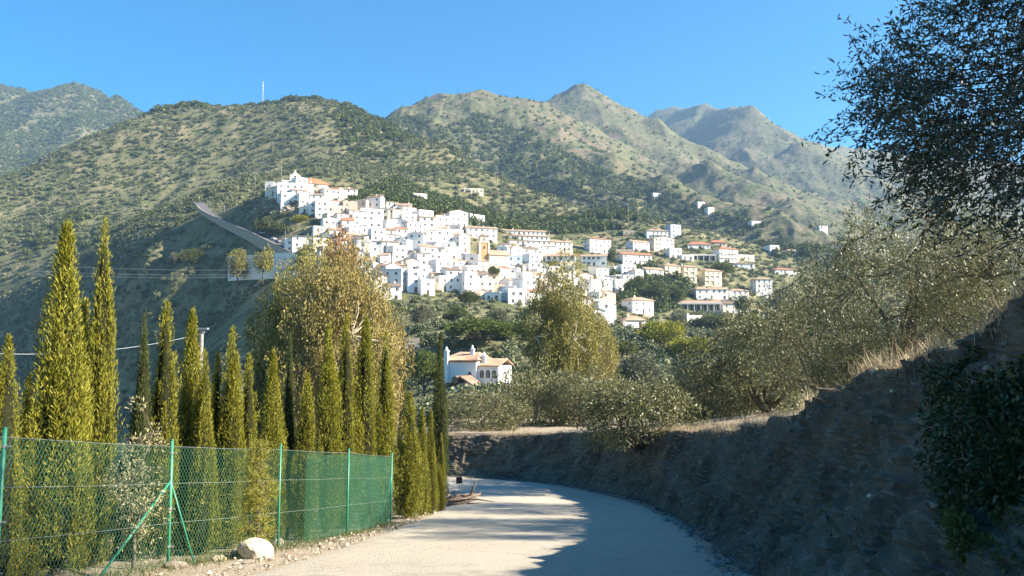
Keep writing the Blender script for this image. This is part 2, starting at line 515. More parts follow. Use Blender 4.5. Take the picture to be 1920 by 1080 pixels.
def ground_mat():
    m, nt, out = new_mat("dry_ground")
    g = nt.nodes.new("ShaderNodeNewGeometry"); pos = g.outputs["Position"]
    n1 = noise_node(nt, 0.8, 6, 0.6, vec=pos); n2 = noise_node(nt, 14, 5, 0.7, vec=pos)
    c = mix(nt, mrange(nt, n1.outputs[0], 0.35, 0.65), (0.20, 0.15, 0.10), (0.34, 0.28, 0.20))
    c = mix(nt, mrange(nt, n2.outputs[0], 0.4, 0.7), c, (0.42, 0.36, 0.28))
    principled(nt, out, c, 0.95, bump(nt, n2.outputs[0], 0.04, 0.9), spec=0.1)
    return m
def bank_mat():
    m, nt, out = new_mat("schist_bank")
    g = nt.nodes.new("ShaderNodeNewGeometry"); pos = g.outputs["Position"]
    n1 = noise_node(nt, 0.7, 6, 0.6, vec=pos); n2 = noise_node(nt, 7, 6, 0.7, vec=pos)
    mp = nt.nodes.new("ShaderNodeMapping"); mp.inputs["Scale"].default_value = (3.0, 3.0, 14.0); mp.inputs["Rotation"].default_value = (0.6, 0.3, 0)
    nt.links.new(pos, mp.inputs["Vector"])
    lay = noise_node(nt, 1.2, 5, 0.7, vec=mp.outputs[0])
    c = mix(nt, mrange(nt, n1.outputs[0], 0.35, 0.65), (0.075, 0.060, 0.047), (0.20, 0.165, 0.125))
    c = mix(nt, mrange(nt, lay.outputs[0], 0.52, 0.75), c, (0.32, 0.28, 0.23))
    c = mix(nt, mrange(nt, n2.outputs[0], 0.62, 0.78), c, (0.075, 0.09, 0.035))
    n3 = noise_node(nt, 2.3, 7, 0.75, vec=pos)
    c = mix(nt, mrange(nt, n3.outputs[0], 0.655, 0.70), c, (0.30, 0.285, 0.25))
    add = nt.nodes.new("ShaderNodeMath"); add.operation = 'ADD'
    nt.links.new(lay.outputs[0], add.inputs[0]); nt.links.new(n2.outputs[0], add.inputs[1])
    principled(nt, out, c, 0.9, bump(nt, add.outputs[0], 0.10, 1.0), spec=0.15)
    return m
def road_mat():
    m, nt, out = new_mat("worn_concrete_road")
    g = nt.nodes.new("ShaderNodeNewGeometry"); pos = g.outputs["Position"]
    n1 = noise_node(nt, 0.35, 5, 0.6, vec=pos); n2 = noise_node(nt, 28, 5, 0.85, vec=pos); n3 = noise_node(nt, 3.0, 5, 0.6, vec=pos)
    c = mix(nt, mrange(nt, n1.outputs[0], 0.35, 0.65), (0.52, 0.46, 0.365), (0.60, 0.54, 0.435))
    c = mix(nt, mrange(nt, n2.outputs[0], 0.38, 0.66), mix(nt, 0.5, c, (0.22, 0.195, 0.165)), c)
    c = mix(nt, mrange(nt, n3.outputs[0], 0.62, 0.76, 0.0, 0.35), c, (0.22, 0.19, 0.15))
    n4 = noise_node(nt, 9.0, 6, 0.75, vec=pos)
    c = mix(nt, mrange(nt, n4.outputs[0], 0.35, 0.65, 0.0, 0.40), c, (0.38, 0.33, 0.26))
    # hairline cracks
    v = nt.nodes.new("ShaderNodeTexVoronoi"); v.feature = 'DISTANCE_TO_EDGE'; v.inputs["Scale"].default_value = 0.32
    wv = nt.nodes.new("ShaderNodeVectorMath"); wv.operation = 'ADD'
    nt.links.new(pos, wv.inputs[0]); nt.links.new(n3.outputs[1], wv.inputs[1]); nt.links.new(wv.outputs[0], v.inputs["Vector"])
    c = mix(nt, mrange(nt, v.outputs["Distance"], 0.0, 0.006, 0.5, 0.0), c, (0.10, 0.085, 0.07))
    principled(nt, out, c, 0.9, bump(nt, n2.outputs[0], 0.03, 1.0), spec=0.15)
    return m
M_GROUND = ground_mat(); M_BANK = bank_mat(); M_ROAD = road_mat()

Zn = near_z(gx, gy, True)
# sink the outer rim of the near sheet below the hillside
o = link("ground", np_mesh("ground", np.stack([gx, gy, Zn], -1).reshape(-1, 3), grid_faces(*gx.shape), 4, [M_GROUND], smooth_shade=True))
tag(o, kind="structure")

# road: a sheet between its two edges, a little above the ground
n = 260; LR = resample(LEFT, n); RR = resample(RIGHT, n); LR[:, 0] -= 0.0
# pair the points by nearest progress so that the sheet does not fold in the bend
rows = []
cols = np.linspace(0, 1, 26)
rng = np.random.default_rng(4)
for i in range(n):
    a, b = LR[i], RR[i]
    wob = 0.13 * (vnoise(i * 0.22, 0.0, 5) - 0.5) + 0.05 * (rng.random() - 0.5)
    p = a[None] * (1 - cols[:, None]) + b[None] * cols[:, None]
    p[0] += np.array((wob, 0.0)); p[-1] += np.array((0.25 * (vnoise(i * 0.25, 3.0, 8) - 0.5), 0.0))
    z = smooth_base(p[:, 1]) + 0.035 + 0.05 * np.sin(np.pi * cols) + 0.012 * fbm(p[:, 0], p[:, 1], 2, 2)
    z[0] -= 0.05; z[-1] -= 0.05; z += left_drop(p[:, 0], p[:, 1])
    rows.append(np.column_stack([p, z]))
V = np.array(rows)
o = link("road", np_mesh("road", V.reshape(-1, 3), grid_faces(n, len(cols)), 4, [M_ROAD], smooth_shade=True))
tag(o, kind="structure")

# earth bank: a fine sheet from the road edge up over the top
ns = 900; B = resample(RIGHT, ns); T = np.gradient(B, axis=0); T /= np.linalg.norm(T, axis=1)[:, None]
N = np.column_stack([T[:, 1], -T[:, 0]])
tt = np.concatenate([np.linspace(0, 0.5, 8, endpoint=False), np.linspace(0.5, 2.1, 64, endpoint=False), np.linspace(2.1, 5.2, 22)])
S = np.arange(ns)[:, None] * 0.1387; Tm = np.broadcast_to(tt[None], (ns, len(tt)))
hgt = bank_h(B[:, 1])[:, None]
prof = np.where(Tm < 0.45, 0.0, smooth(0.35, 2.05, Tm))
prof = np.clip(0.75 * np.clip((Tm - 0.45) / 1.45, 0, 1) + 0.25 * prof, 0, 1)
edge = 0.35 * (fbm(S / 2.2, S * 0 + 1.0, 15, 3))          # uneven run of the upper edge
Xb = B[:, 0][:, None] + N[:, 0][:, None] * (Tm + edge * prof); Yb = B[:, 1][:, None] + N[:, 1][:, None] * (Tm + edge * prof)
ra = np.maximum(Tm - 2.0, 0)
Zb = smooth_base(B[:, 1])[:, None] + 0.01 + hgt * prof + np.where(B[:, 1][:, None] < 38, 0.10, -0.05) * ra
wface = smooth(0.3, 0.8, Tm) * (1 - 0.75 * smooth(2.0, 2.8, Tm))
d1 = fbm(S / 1.1 + 0.25 * Zb, Zb / 0.9 + S * 0.12, 33, 5, 0.6) * 0.34 + fbm(S / 0.42, Zb / 0.16 + S * 0.5, 37, 4, 0.65, True) * 0.13
Zb = Zb + 0.10 * smooth(0.1, 0.45, Tm) * (fbm(S / 0.7, Tm / 0.4, 71, 3) * 0.8 + 0.3) * (1 - smooth(0.5, 1.0, Tm))
Xb = Xb - N[:, 0][:, None] * d1 * wface; Yb = Yb - N[:, 1][:, None] * d1 * wface; Zb = Zb + 0.3 * d1 * wface + 0.10 * fbm(S / 0.8, Tm / 0.8, 91, 3) * smooth(1.6, 2.2, Tm)
Zb = Zb - 1.2 * smooth(4.4, 5.2, Tm) - 0.03 * (1 - smooth(0, 0.25, Tm))
Zb = Zb + left_drop(Xb, Yb)
V = np.stack([Xb, Yb, Zb], -1)
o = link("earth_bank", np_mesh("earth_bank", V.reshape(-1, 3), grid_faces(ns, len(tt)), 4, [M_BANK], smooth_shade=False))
tag(o, kind="structure")
BANK_V = V; BANK_T = tt; BANK_N = N

# ------------------------------------------------------------------ stones
def stone_mesh(name, seed, mat, rough=0.22, cuts=7):
    r = np.random.default_rng(seed)
    import bmesh
    bm = bmesh.new(); bmesh.ops.create_icosphere(bm, subdivisions=3, radius=1.0)
    planes = [(Vector(r.normal(size=3)).normalized(), 0.62 + 0.3 * r.random()) for _ in range(cuts)]
    for v in bm.verts:
        p = v.co.copy()
        for nrm, d in planes:
            k = p.dot(nrm) - d
            if k > 0: p -= nrm * k * 0.92
        p *= 1 + rough * 0.25 * (r.random() - 0.5)
        v.co = p
    me = bpy.data.meshes.new(name); bm.to_mesh(me); bm.free()
    me.materials.append(mat)
    return me
M_STONE = plain_mat("pale_limestone", (0.46, 0.40, 0.30), 0.9, 0.3, 5.0, bumpd=0.03, spec=0.1)
M_STONE2 = plain_mat("grey_brown_stone", (0.26, 0.22, 0.18), 0.9, 0.35, 6.0, bumpd=0.03, spec=0.1)
M_STONE3 = plain_mat("dark_schist", (0.15, 0.13, 0.11), 0.9, 0.35, 6.0, bumpd=0.03, spec=0.1)
ST = [stone_mesh("stone", s, M_STONE) for s in (1, 2, 3)]; SD = [stone_mesh("stone", s, M_STONE2, cuts=10) for s in (11, 12, 13)]
def ground_at_pixel(px, py):
    r = ray(px, py); d = np.arange(4, 60, 0.05)
    x = r[0] / r[1] * d; z = r[2] / r[1] * d
    i = np.nonzero(near(x, d) >= z)[0]
    i = i[0] if len(i) else -1
    return np.array((x[i], d[i], float(near(x[i], d[i]))))
p = ground_at_pixel(478, 1046)
o = link("boulder", ST[0], None, (p[0], p[1], p[2] + 0.10), (0.3, 0.2, 0.6), (0.34, 0.27, 0.24)); tag(o, "large pale boulder at the road edge in front of the chain-link fence", "boulder")
p = ground_at_pixel(445, 1043)
o = link("stone", ST[1], None, (p[0], p[1], p[2] + 0.04), (0.1, 0.5, 1.6), (0.13, 0.11, 0.10)); tag(o, "small pale stone touching the left side of the large boulder", "stone")
p = ground_at_pixel(519, 1026)
o = link("stone", SD[0], None, (p[0], p[1], p[2] + 0.06), (0.1, 0.2, 0.4), (0.15, 0.13, 0.14)); tag(o, "grey stone at the foot of the fence post right of the boulder", "stone")
p = ground_at_pixel(415, 1050)
o = link("stone", ST[2], None, (p[0], p[1], p[2] + 0.02), (0.1, 0.1, 0.9), (0.19, 0.12, 0.07)); tag(o, "flat pale slab of stone a little left of the large boulder", "stone")
p = ground_at_pixel(330, 1066)
o = link("stone", SD[1], None, (p[0], p[1], p[2] + 0.03), (0.1, 0.1, 0.2), (0.20, 0.13, 0.09)); tag(o, "brown stone lying below the braced fence post", "stone")

def rubble(name, pts, sizes, seed, mats, label):
    """loose rubble that nobody could count, one mesh"""
    r = np.random.default_rng(seed); allv = []; allf = []; mi = []
    base = np.array([(1,0,0),(-1,0,0),(0,1,0),(0,-1,0),(0,0,1),(0,0,-1)], float)
    fc = np.array([(0,2,4),(2,1,4),(1,3,4),(3,0,4),(2,0,5),(1,2,5),(3,1,5),(0,3,5)])
    for k, (p, s) in enumerate(zip(pts, sizes)):
        v = base * (0.6 + 0.7 * r.random((6, 1))) * s * np.array((1.0, 0.75, 0.5))
        a = r.random() * 6.28; t = r.normal() * 0.5
        R = np.array(Matrix.Rotation(a, 3, 'Z') @ Matrix.Rotation(t, 3, 'X'))
        allf.append(fc + 6 * k); allv.append(v @ R.T + p); mi += [int(r.integers(len(mats)))] * 8
    o = link(name, np_mesh(name, np.concatenate(allv), np.concatenate(allf), 3, mats, mi)); tag(o, label, kind="stuff")
    return o
r = np.random.default_rng(8); pts = []; sz = []
LE = resample(LEFT, 400)
for k in range(2600):
    i = r.integers(60, 330); p = LE[i]; off = -abs(r.normal()) * 0.55 + 0.12
    x, y = p[0] + off, p[1] + r.normal() * 0.1
    s = 0.012 + 0.05 * r.random() ** 3 + (0.05 if r.random() < 0.03 else 0)
    pts.append((x, y, float(near(x, y)) + s * 0.3 + 0.02)); sz.append(s)
rubble("gravel", pts, sz, 5, [M_STONE, M_STONE2], "loose gravel and small stones along the left edge of the road")
pts = []; sz = []
for k in range(3200):
    i = r.integers(30, 740); j = r.integers(1, 80) if r.random() < 0.5 else r.integers(1, 16)
    p = BANK_V[i, j]; s = 0.015 + 0.085 * r.random() ** 4
    pts.append(p + np.array((0, 0, s * 0.2))); sz.append(s)
rubble("rubble", pts, sz, 6, [M_STONE3, M_STONE3, M_STONE3, M_STONE2, M_STONE3, M_STONE3], "stones and crumbled schist stuck in the face of the earth bank")
pts = []; sz = []
for k in range(46):
    i = r.integers(120, 560); j = r.integers(6, 66); s = 0.03 + 0.07 * r.random() ** 2
    pts.append(BANK_V[i, j] + np.array((0, 0, s * 0.2))); sz.append(s)
rubble("pale_stones", pts, sz, 26, [M_STONE], "few pale stones showing in the dark face of the bank")
# broken concrete gutter between road and bank
M_CONC = plain_mat("broken_concrete", (0.27, 0.25, 0.225), 0.85, 0.25, 6.0, bumpd=0.01)
pts = []; sz = []
for k in range(380):
    i = r.integers(100, 600); p = BANK_V[i, 0]; off = r.normal() * 0.14
    s = 0.03 + 0.13 * r.random() ** 3
    q = p + np.array((BANK_N[i, 0] * off, BANK_N[i, 1] * off, 0.05)); pts.append(q); sz.append(s)
rubble("broken_gutter", pts, sz, 7, [M_CONC], "broken pale concrete edging along the foot of the bank")

# ------------------------------------------------------------------ fence
M_GREEN = plain_mat("green_painted_steel", (0.03, 0.20, 0.12), 0.45, 0.15, 8.0, spec=0.5)
M_WIRE = plain_mat("green_plastic_wire", (0.09, 0.27, 0.17), 0.5, 0.1, 4.0, spec=0.5)
M_GALV = plain_mat("galvanised_wire", (0.35, 0.38, 0.36), 0.45, 0.1, 4.0, metallic=0.6)
M_NET, nt, out = new_mat("green_shade_net")
nn = noise_node(nt, 40, 2)
pr = nt.nodes.new("ShaderNodeBsdfPrincipled"); pr.inputs["Roughness"].default_value = 0.8
nt.links.new(mix(nt, nn.outputs[0], (0.012, 0.07, 0.033), (0.022, 0.11, 0.052)), pr.inputs["Base Color"])
nt.links.new(pr.outputs[0], out.inputs["Surface"])
fence = link("chain_link_fence", None, None, (FENCE[3][0], FENCE[3][1], float(near(*FENCE[3]))))
tag(fence, "green chain-link fence with steel posts in front of the row of cypresses", "fence")
FO = Vector(fence.location)
def fpart(name, mb, mats, sm=False, under=None):
    mb.v = [tuple(Vector(v) - FO) for v in mb.v]
    return link(name, mb.mesh(name, mats, sm), fence, under=under)
FB = [Vector((p[0], p[1], float(near(*p)) - 0.02)) for p in FENCE]
lean = [Vector((0.02, 0, 0)), Vector((0.03, 0, 0)), Vector((0.05, 0, 0)), Vector((0.01, 0, 0)), Vector((0.02, 0, 0)), Vector((0.02, 0, 0)), Vector((0.02, 0, 0))]
HF = 2.0
FT = [b + Vector((0, 0, HF)) + l for b, l in zip(FB, lean)]
for i, (b, t) in enumerate(zip(FB, FT)):
    mb = MB(); mb.tube([b - Vector((0, 0, 0.3)), t + Vector((0, 0, 0.06))], 0.026 if i in (2, 3, 6) else 0.021, 10)
    mb.tube([t + Vector((0, 0, 0.06)), t + Vector((0, 0, 0.075))], [0.029, 0.02], 10)
    po = fpart("post", mb, [M_GREEN], True)
    if i in (2, 3):
        for hh in (0.35, 0.95, 1.85):
            c = b.lerp(t, hh / HF); mb = MB(); mb.tube([c - Vector((0, 0, 0.015)), c + Vector((0, 0, 0.015))], 0.034, 10); mb.box(c.x + 0.02, c.x + 0.08, c.y - 0.012, c.y + 0.012, c.z - 0.01, c.z + 0.01)
            fpart("clamp", mb, [M_GALV], under=po)
# the two raking struts of the strainer post, and one at the far end
for i, off in ((3, (-0.78, -1.0)), (3, (0.30, 0.55)), (6, (-0.25, -0.9))):
    top = FB[i].lerp(FT[i], 0.70); f = Vector((FB[i].x + off[0] * 0.9, FB[i].y + off[1] * 0.9, 0)); f.z = float(near(f.x, f.y)) - 0.1
    if off[0] < 0 and i == 3: f = Vector((FENCE[3][0] - 0.42, FENCE[3][1] - 1.55, 0)); f.z = float(near(f.x, f.y)) - 0.1
    mb = MB(); mb.tube([f, top], 0.021 if off[1] < 0 else 0.014, 10); fpart("strut", mb, [M_GREEN], True)
for i in range(len(FB) - 1):                                    # three tension wires per bay
    for hh in (0.04, 0.72, 1.36, 1.96):
        a = FB[i].lerp(FT[i], hh / HF); b = FB[i + 1].lerp(FT[i + 1], hh / HF); m_ = (a + b) / 2 - Vector((0, 0, 0.012))
        mb = MB(); mb.tube([a, m_, b], 0.0030, 4); fpart("tension_wire", mb, [M_GALV])
def chain_bay(i, pitch=0.072, rad=0.0026):
    A, B_, C, D = FB[i], FB[i + 1], FT[i + 1], FT[i]
    L = (B_ - A).length; nb = int(L / pitch); Hn = 1.95 / HF; V = []; Fc = []
    nrm = (B_ - A).cross(D - A).normalized()
    def pt(u, v): return A.lerp(B_, u).lerp(D.lerp(C, u), v)
    dv = 1.0; du = (1.95) * 0.62 / L
    for sgn in (1, -1):
        k = -int(du / (pitch / L)) - 1
        while True:
            u0 = k * pitch / L
            if u0 > 1 + du: break
            ua, ub = (u0, u0 + du) if sgn > 0 else (u0 + du, u0)
            # clip to the bay
            ta, tb = 0.0, 1.0
            lo, hi = sorted(((0 - ua) / (ub - ua), (1 - ua) / (ub - ua)))
            ta, tb = max(ta, lo), min(tb, hi)
            if tb - ta > 0.01:
                p0 = pt(ua + (ub - ua) * ta, 0.015 + (Hn - 0.015) * ta); p1 = pt(ua + (ub - ua) * tb, 0.015 + (Hn - 0.015) * tb)
                t = (p1 - p0).normalized(); s = t.cross(nrm).normalized()
                o_ = nrm * (0.002 * sgn); b = len(V)
                for q in (p0, p1):
                    V.extend([q + o_ + s * rad, q + o_ - s * rad * 0.5 + nrm * rad * 0.87, q + o_ - s * rad * 0.5 - nrm * rad * 0.87])
                for e in range(3):
                    e2 = (e + 1) % 3; Fc.append((b + e, b + e2, b + 3 + e2, b + 3 + e))
            k += 1
    V = np.array([tuple(v - FO) for v in V])
    o = link("wire_mesh", np_mesh("wire_mesh", V, Fc, 4, [M_WIRE]), fence); tag(o, kind="stuff")
for i in range(len(FB) - 1): chain_bay(i)
# green netting tied to the last bays: woven strips with gaps between them
def net_bay(i, u0, u1, v1=0.97):
    A, B_, C, D = FB[i], FB[i + 1], FT[i + 1], FT[i]; off = (B_ - A).cross(D - A).normalized() * 0.02
    V = []; Fc = []
    def pt(u, v): return A.lerp(B_, u).lerp(D.lerp(C, u), v) - off
    nv = 120
    for k in range(nv):
        v = 0.02 + (v1 - 0.02) * k / nv; w = (v1 - 0.02) / nv * 0.26; b = len(V)
        V.extend([pt(u0, v), pt(u1, v), pt(u1, v + w), pt(u0, v + w)]); Fc.append((b, b + 1, b + 2, b + 3))
    nu = 60
    for k in range(nu):
        u = u0 + (u1 - u0) * k / nu; w = (u1 - u0) / nu * 0.14; b = len(V)
        V.extend([pt(u, 0.02) - off * 0.1, pt(u + w, 0.02) - off * 0.1, pt(u + w, v1) - off * 0.1, pt(u, v1) - off * 0.1]); Fc.append((b, b + 1, b + 2, b + 3))
    V = np.array([tuple(v - FO) for v in V])
    o = link("shade_net", np_mesh("shade_net", V, Fc, 4, [M_NET]), fence); tag(o, kind="stuff")
net_bay(5, 0.0, 1.0, 0.96); net_bay(4, 0.35, 1.0, 0.95)

# ------------------------------------------------------------------ log pile and small sign at the bend
M_WOOD = plain_mat("weathered_wood", (0.13, 0.10, 0.075), 0.9, 0.4, 9.0, bumpd=0.02)
p = ground_at_pixel(862, 945)
pile = link("brush_pile", None, None, p); tag(pile, "heap of dead grey branches at the left road edge in the bend", "branches")
r = np.random.default_rng(3)
for k in range(16):
    a = -0.55 + r.normal() * 0.35; L = 0.5 + 0.8 * r.random(); c = Vector((r.normal() * 0.35, r.normal() * 0.5, 0.08 + 0.22 * r.random())); d = Vector((math.cos(a), math.sin(a) + 0.9, r.normal() * 0.12 + 0.05)).normalized()
    mb = MB(); q = [c - d * L / 2, c + Vector((r.normal() * 0.04, r.normal() * 0.04, r.normal() * 0.04)), c + d * L / 2]; w = 0.025 + 0.05 * r.random()
    mb.tube(q, [w, w * 0.9, w * 0.55], 7); link("branch", mb.mesh("branch", [M_WOOD], True), pile)
mb = MB(); mb.tube([(0.35, 0.3, 0.2), (0.5, 0.25, 0.55), (0.62, 0.2, 0.85)], [0.05, 0.04, 0.02], 7); link("branch", mb.mesh("branch", [M_WOOD], True), pile)
M_BLACK = plain_mat("black_sheet_metal", (0.012, 0.012, 0.014), 0.5, 0.2, 4.0)
p = ground_at_pixel(861, 930)
sg = link("small_sign", None, None, p); tag(sg, "small black square plate on a thin stake by the branches", "sign")
mb = MB(); mb.tube([(0, 0, -0.1), (0, 0, 0.62)], 0.010, 6); link("stake", mb.mesh("stake", [M_WOOD], True), sg)
mb = MB(); mb.box(-0.13, 0.13, -0.018, -0.010, 0.52, 0.78); mb.box(-0.14, 0.14, -0.024, -0.019, 0.51, 0.53); link("plate", mb.mesh("plate", [M_BLACK]), sg)
# ------------------------------------------------------------------ foliage tools
def gz(x, y):
    return float(near(x, y)) if (y < 56 and abs(x) < 46) else float(hill(x, y))

def unit(v): return v / np.maximum(np.linalg.norm(v, axis=-1, keepdims=True), 1e-9)

def leaf_quads(C, D, L, W, rng, fold=0.0):
    """one narrow rhombus per leaf: base C, direction D, length L, width W"""
    n = len(C); D = unit(D)
    R = unit(np.cross(D, unit(rng.normal(size=(n, 3)))))
    L = np.broadcast_to(np.asarray(L, float), (n,))[:, None]; W = np.broadcast_to(np.asarray(W, float), (n,))[:, None]
    mid = C + D * L * 0.5
    V = np.stack([C, mid + R * W * 0.5, C + D * L, mid - R * W * 0.5], 1).reshape(-1, 3)
    Fq = np.arange(4 * n).reshape(-1, 4)
    return V, Fq

def sphere_pts(n, rng):
    return unit(rng.normal(size=(n, 3)))

def clump_leaves(centers, radii, per, L, W, rng, droop=0.0, up=0.0, flat=0.8, shell=0.55):
    Cs = []; Ds = []
    for c, r in zip(centers, radii):
        k = max(4, int(per * (0.7 + 0.6 * rng.random())))
        u = sphere_pts(k, rng); rad = r * (shell + (1 - shell) * rng.random((k, 1)))
        p = u * rad; p[:, 2] *= flat
        Cs.append(c + p); Ds.append(u + 0.6 * rng.normal(size=(k, 3)) + np.array((0, 0, up - droop)))
    C = np.concatenate(Cs); D = np.concatenate(Ds); n = len(C)
    return leaf_quads(C, D, L * (0.7 + 0.6 * rng.random(n)), W * (0.7 + 0.6 * rng.random(n)), rng)

def crown_centers(n, rx, rz, cz, rng, lump=0.35, hollow=0.45, seed=0, bottom=-0.75):
    out = []
    while len(out) < n:
        u = sphere_pts(1, rng)[0]
        if u[2] < bottom: continue
        th = math.atan2(u[1], u[0])
        f = 1 - lump + 2 * lump * float(vnoise(th * 1.6 + seed * 7.7 + 20, u[2] * 2.2 + 5, seed))
        r = (hollow + (1 - hollow) * rng.random() ** 0.6) * f
        out.append((u[0] * rx * r, u[1] * rx * r, cz + u[2] * rz * r))
    return np.array(out)

def wood_mesh(name, trunk_h, r0, centers, mat, rng, limbs=6, twigs=0.5, lean=0.15, fork=0.35, minr=0.012, twig_r=0.02):
    mb = MB(); top = Vector((lean * trunk_h * rng.normal() * 0.5, lean * trunk_h * rng.normal() * 0.5, trunk_h))
    mid = top * 0.5 + Vector((rng.normal() * r0 * 0.6, rng.normal() * r0 * 0.6, 0))
    mb.tube([(0, 0, -0.4), (0, 0, 0.05), mid, top], [r0 * 1.5, r0 * 1.25, r0, r0 * 0.9], 9)
    C = [Vector(c) for c in centers]
    idx = rng.choice(len(C), size=min(limbs, len(C)), replace=False)
    nodes = [top.copy()]
    for i in idx:
        t = C[i]; m1 = top.lerp(t, 0.35) + Vector(rng.normal(size=3)) * 0.06 * (t - top).length; m2 = top.lerp(t, 0.7) + Vector(rng.normal(size=3)) * 0.06 * (t - top).length
        mb.tube([top - Vector((0, 0, r0)), m1, m2, t], [r0 * 0.62, r0 * 0.42, r0 * 0.26, minr], 6); nodes += [m1, m2, t]
    for c in C:
        if rng.random() < twigs:
            nn = min(nodes, key=lambda q: (q - c).length); m = nn.lerp(c, 0.5) + Vector(rng.normal(size=3)) * 0.08 * (c - nn).length
            mb.tube([nn, m, c], [twig_r, twig_r * 0.7, twig_r * 0.35], 4, caps=False)
    return mb.mesh(name, [mat], True)

M_BARK = plain_mat("grey_bark", (0.13, 0.105, 0.08), 0.95, 0.4, 7.0, bumpd=0.03, spec=0.1)
M_PALEBARK = plain_mat("pale_bark", (0.42, 0.36, 0.27), 0.85, 0.35, 3.0, bumpd=0.02, spec=0.1)
M_CYP = leaf_mat("cypress_spray", (0.085, 0.10, 0.012), (0.33, 0.30, 0.035), 0.15)
M_CYPD = leaf_mat("dark_cypress_spray", (0.035, 0.055, 0.018), (0.11, 0.125, 0.03), 0.18)
M_DRYC = leaf_mat("dry_bush_leaf", (0.22, 0.20, 0.10), (0.46, 0.41, 0.24), 0.25)
M_OLIVE = leaf_mat("olive_leaf", (0.03, 0.042, 0.012), (0.24, 0.225, 0.080), 0.22, 0.45, 0.4, back=(0.17, 0.17, 0.085))  # wide tone range paints in sunlit highlights and the dark crown interior
M_DARKBARK = plain_mat('dark_bark', (0.045, 0.038, 0.03), 0.95, 0.3, 7.0, spec=0.1)
M_OLIVEN = leaf_mat("shaded_near_olive_leaf", (0.020, 0.030, 0.014), (0.055, 0.068, 0.035), 0.10, 0.45, 0.4, back=(0.075, 0.082, 0.058))  # olive leaf tones darkened to paint in the near crown's shade
M_EUC = leaf_mat("eucalyptus_leaf", (0.15, 0.125, 0.035), (0.40, 0.32, 0.11), 0.28)
M_EUC2 = leaf_mat("eucalyptus_leaf_green", (0.13, 0.125, 0.03), (0.34, 0.30, 0.085), 0.28)
M_BROWN = leaf_mat("autumn_leaf", (0.17, 0.085, 0.03), (0.40, 0.22, 0.07), 0.25)
M_PINE = leaf_mat("pine_needles", (0.045, 0.07, 0.014), (0.17, 0.20, 0.035), 0.15)
M_BROAD = leaf_mat("broadleaf", (0.04, 0.06, 0.018), (0.15, 0.165, 0.04), 0.2)
M_GREY = leaf_mat("grey_green_leaf", (0.07, 0.08, 0.045), (0.19, 0.19, 0.11), 0.2)
M_LIME = leaf_mat("lime_leaf", (0.12, 0.14, 0.012), (0.38, 0.36, 0.035), 0.3)
M_IVY = leaf_mat("dark_shrub_leaf", (0.018, 0.032, 0.010), (0.06, 0.085, 0.025), 0.12, 0.4, 0.4)
M_STRAW = leaf_mat("dry_grass", (0.28, 0.21, 0.12), (0.60, 0.49, 0.32), 0.25)
M_WEED = leaf_mat("weed", (0.04, 0.06, 0.015), (0.14, 0.15, 0.04), 0.2)
M_CORE = plain_mat("light_block_core", (0.022, 0.024, 0.012), 1.0, 0.3, 3.0, spec=0.0)  # dark filler added inside the cypresses to block light

def core_blob(mb_list, rx, rz, cz, seed, f=0.62):
    pass

# ------------------------------------------------------------------ cypresses
def cypress_mesh(seed, h, r, mat, leaves=30000, L=0.075, W=0.0125, plumes=46):
    rng = np.random.default_rng(seed)
    C = []; D = []
    def prof(t):                       # outline of the whole tree
        return np.clip(np.minimum(1.0, 0.84 + 0.9 * t), 0, 1) * np.clip((1 - t) ** 0.55, 0, 1) * (1 - 0.35 * smooth(0.62, 0.95, t)) * 1.12
    wsum = []; spec = []
    spec.append((0, 0, 0.0, 1.0, 0.42)); wsum.append(1.6)
    for k in range(plumes):
        a = rng.random() * 6.283; q = 0.35 + 0.65 * rng.random(); z0 = 0.55 * rng.random() ** 1.3; ln = 0.22 + 0.38 * rng.random(); z1 = min(0.985, z0 + ln)
        spec.append((a, q, z0, z1, 0.15 + 0.12 * rng.random())); wsum.append((z1 - z0) * 2.2)
    for k in range(9):                 # loose leaders that stand out of the outline
        z0 = 0.35 + 0.5 * rng.random(); spec.append((rng.random() * 6.283, 1.35, z0, min(0.99, z0 + 0.13 + 0.1 * rng.random()), 0.10)); wsum.append(0.12)
    wsum = np.array(wsum) / sum(wsum)
    for (a, q, z0, z1, pr), w in zip(spec, wsum):
        k = int(leaves * w); t = rng.random(k) ** 0.9
        z = z0 + (z1 - z0) * t
        env = prof(z) * r * (0.72 + 0.56 * vnoise(z * h * 1.1 + seed, np.full(k, a * 1.7 + 3.0), seed + 5)); tip = prof(np.full(k, z0 + (z1 - z0) * 0.5)) * r
        cx = math.cos(a) * q * env * 0.72; cy = math.sin(a) * q * env * 0.72
        rad = pr * r * np.clip(1.15 * (1 - t) ** 0.55, 0.05, 1) * (0.75 + 0.5 * vnoise(z * h * 2.5, np.full(k, a), seed))
        th = rng.random(k) * 6.283; rr = rad * (0.45 + 0.65 * rng.random(k))
        C.append(np.stack([cx + np.cos(th) * rr, cy + np.sin(th) * rr, z * h], -1))
        D.append(np.stack([np.cos(th) * 0.55, np.sin(th) * 0.55, np.full(k, 1.0)], -1) + 0.28 * rng.normal(size=(k, 3)))
    C = np.concatenate(C); D = np.concatenate(D); n = len(C)
    V, Fq = leaf_quads(C, D, L * (0.6 + 0.9 * rng.random(n)), W * (0.7 + 0.7 * rng.random(n)), rng)
    return np_mesh("crown", V, Fq, 4, [mat])
CYP_H = 5.0
cyp_crowns = [cypress_mesh(101 + i, CYP_H, 0.50, M_CYP) for i in range(5)]
cyp_dark = [cypress_mesh(131 + i, CYP_H, 0.42, M_CYPD, leaves=22000) for i in range(2)]
mb = MB(); mb.tube([(0, 0, -0.3), (0, 0, 1.2), (0.02, 0, 3.0), (0.0, 0, 4.4)], [0.085, 0.07, 0.045, 0.012], 8)
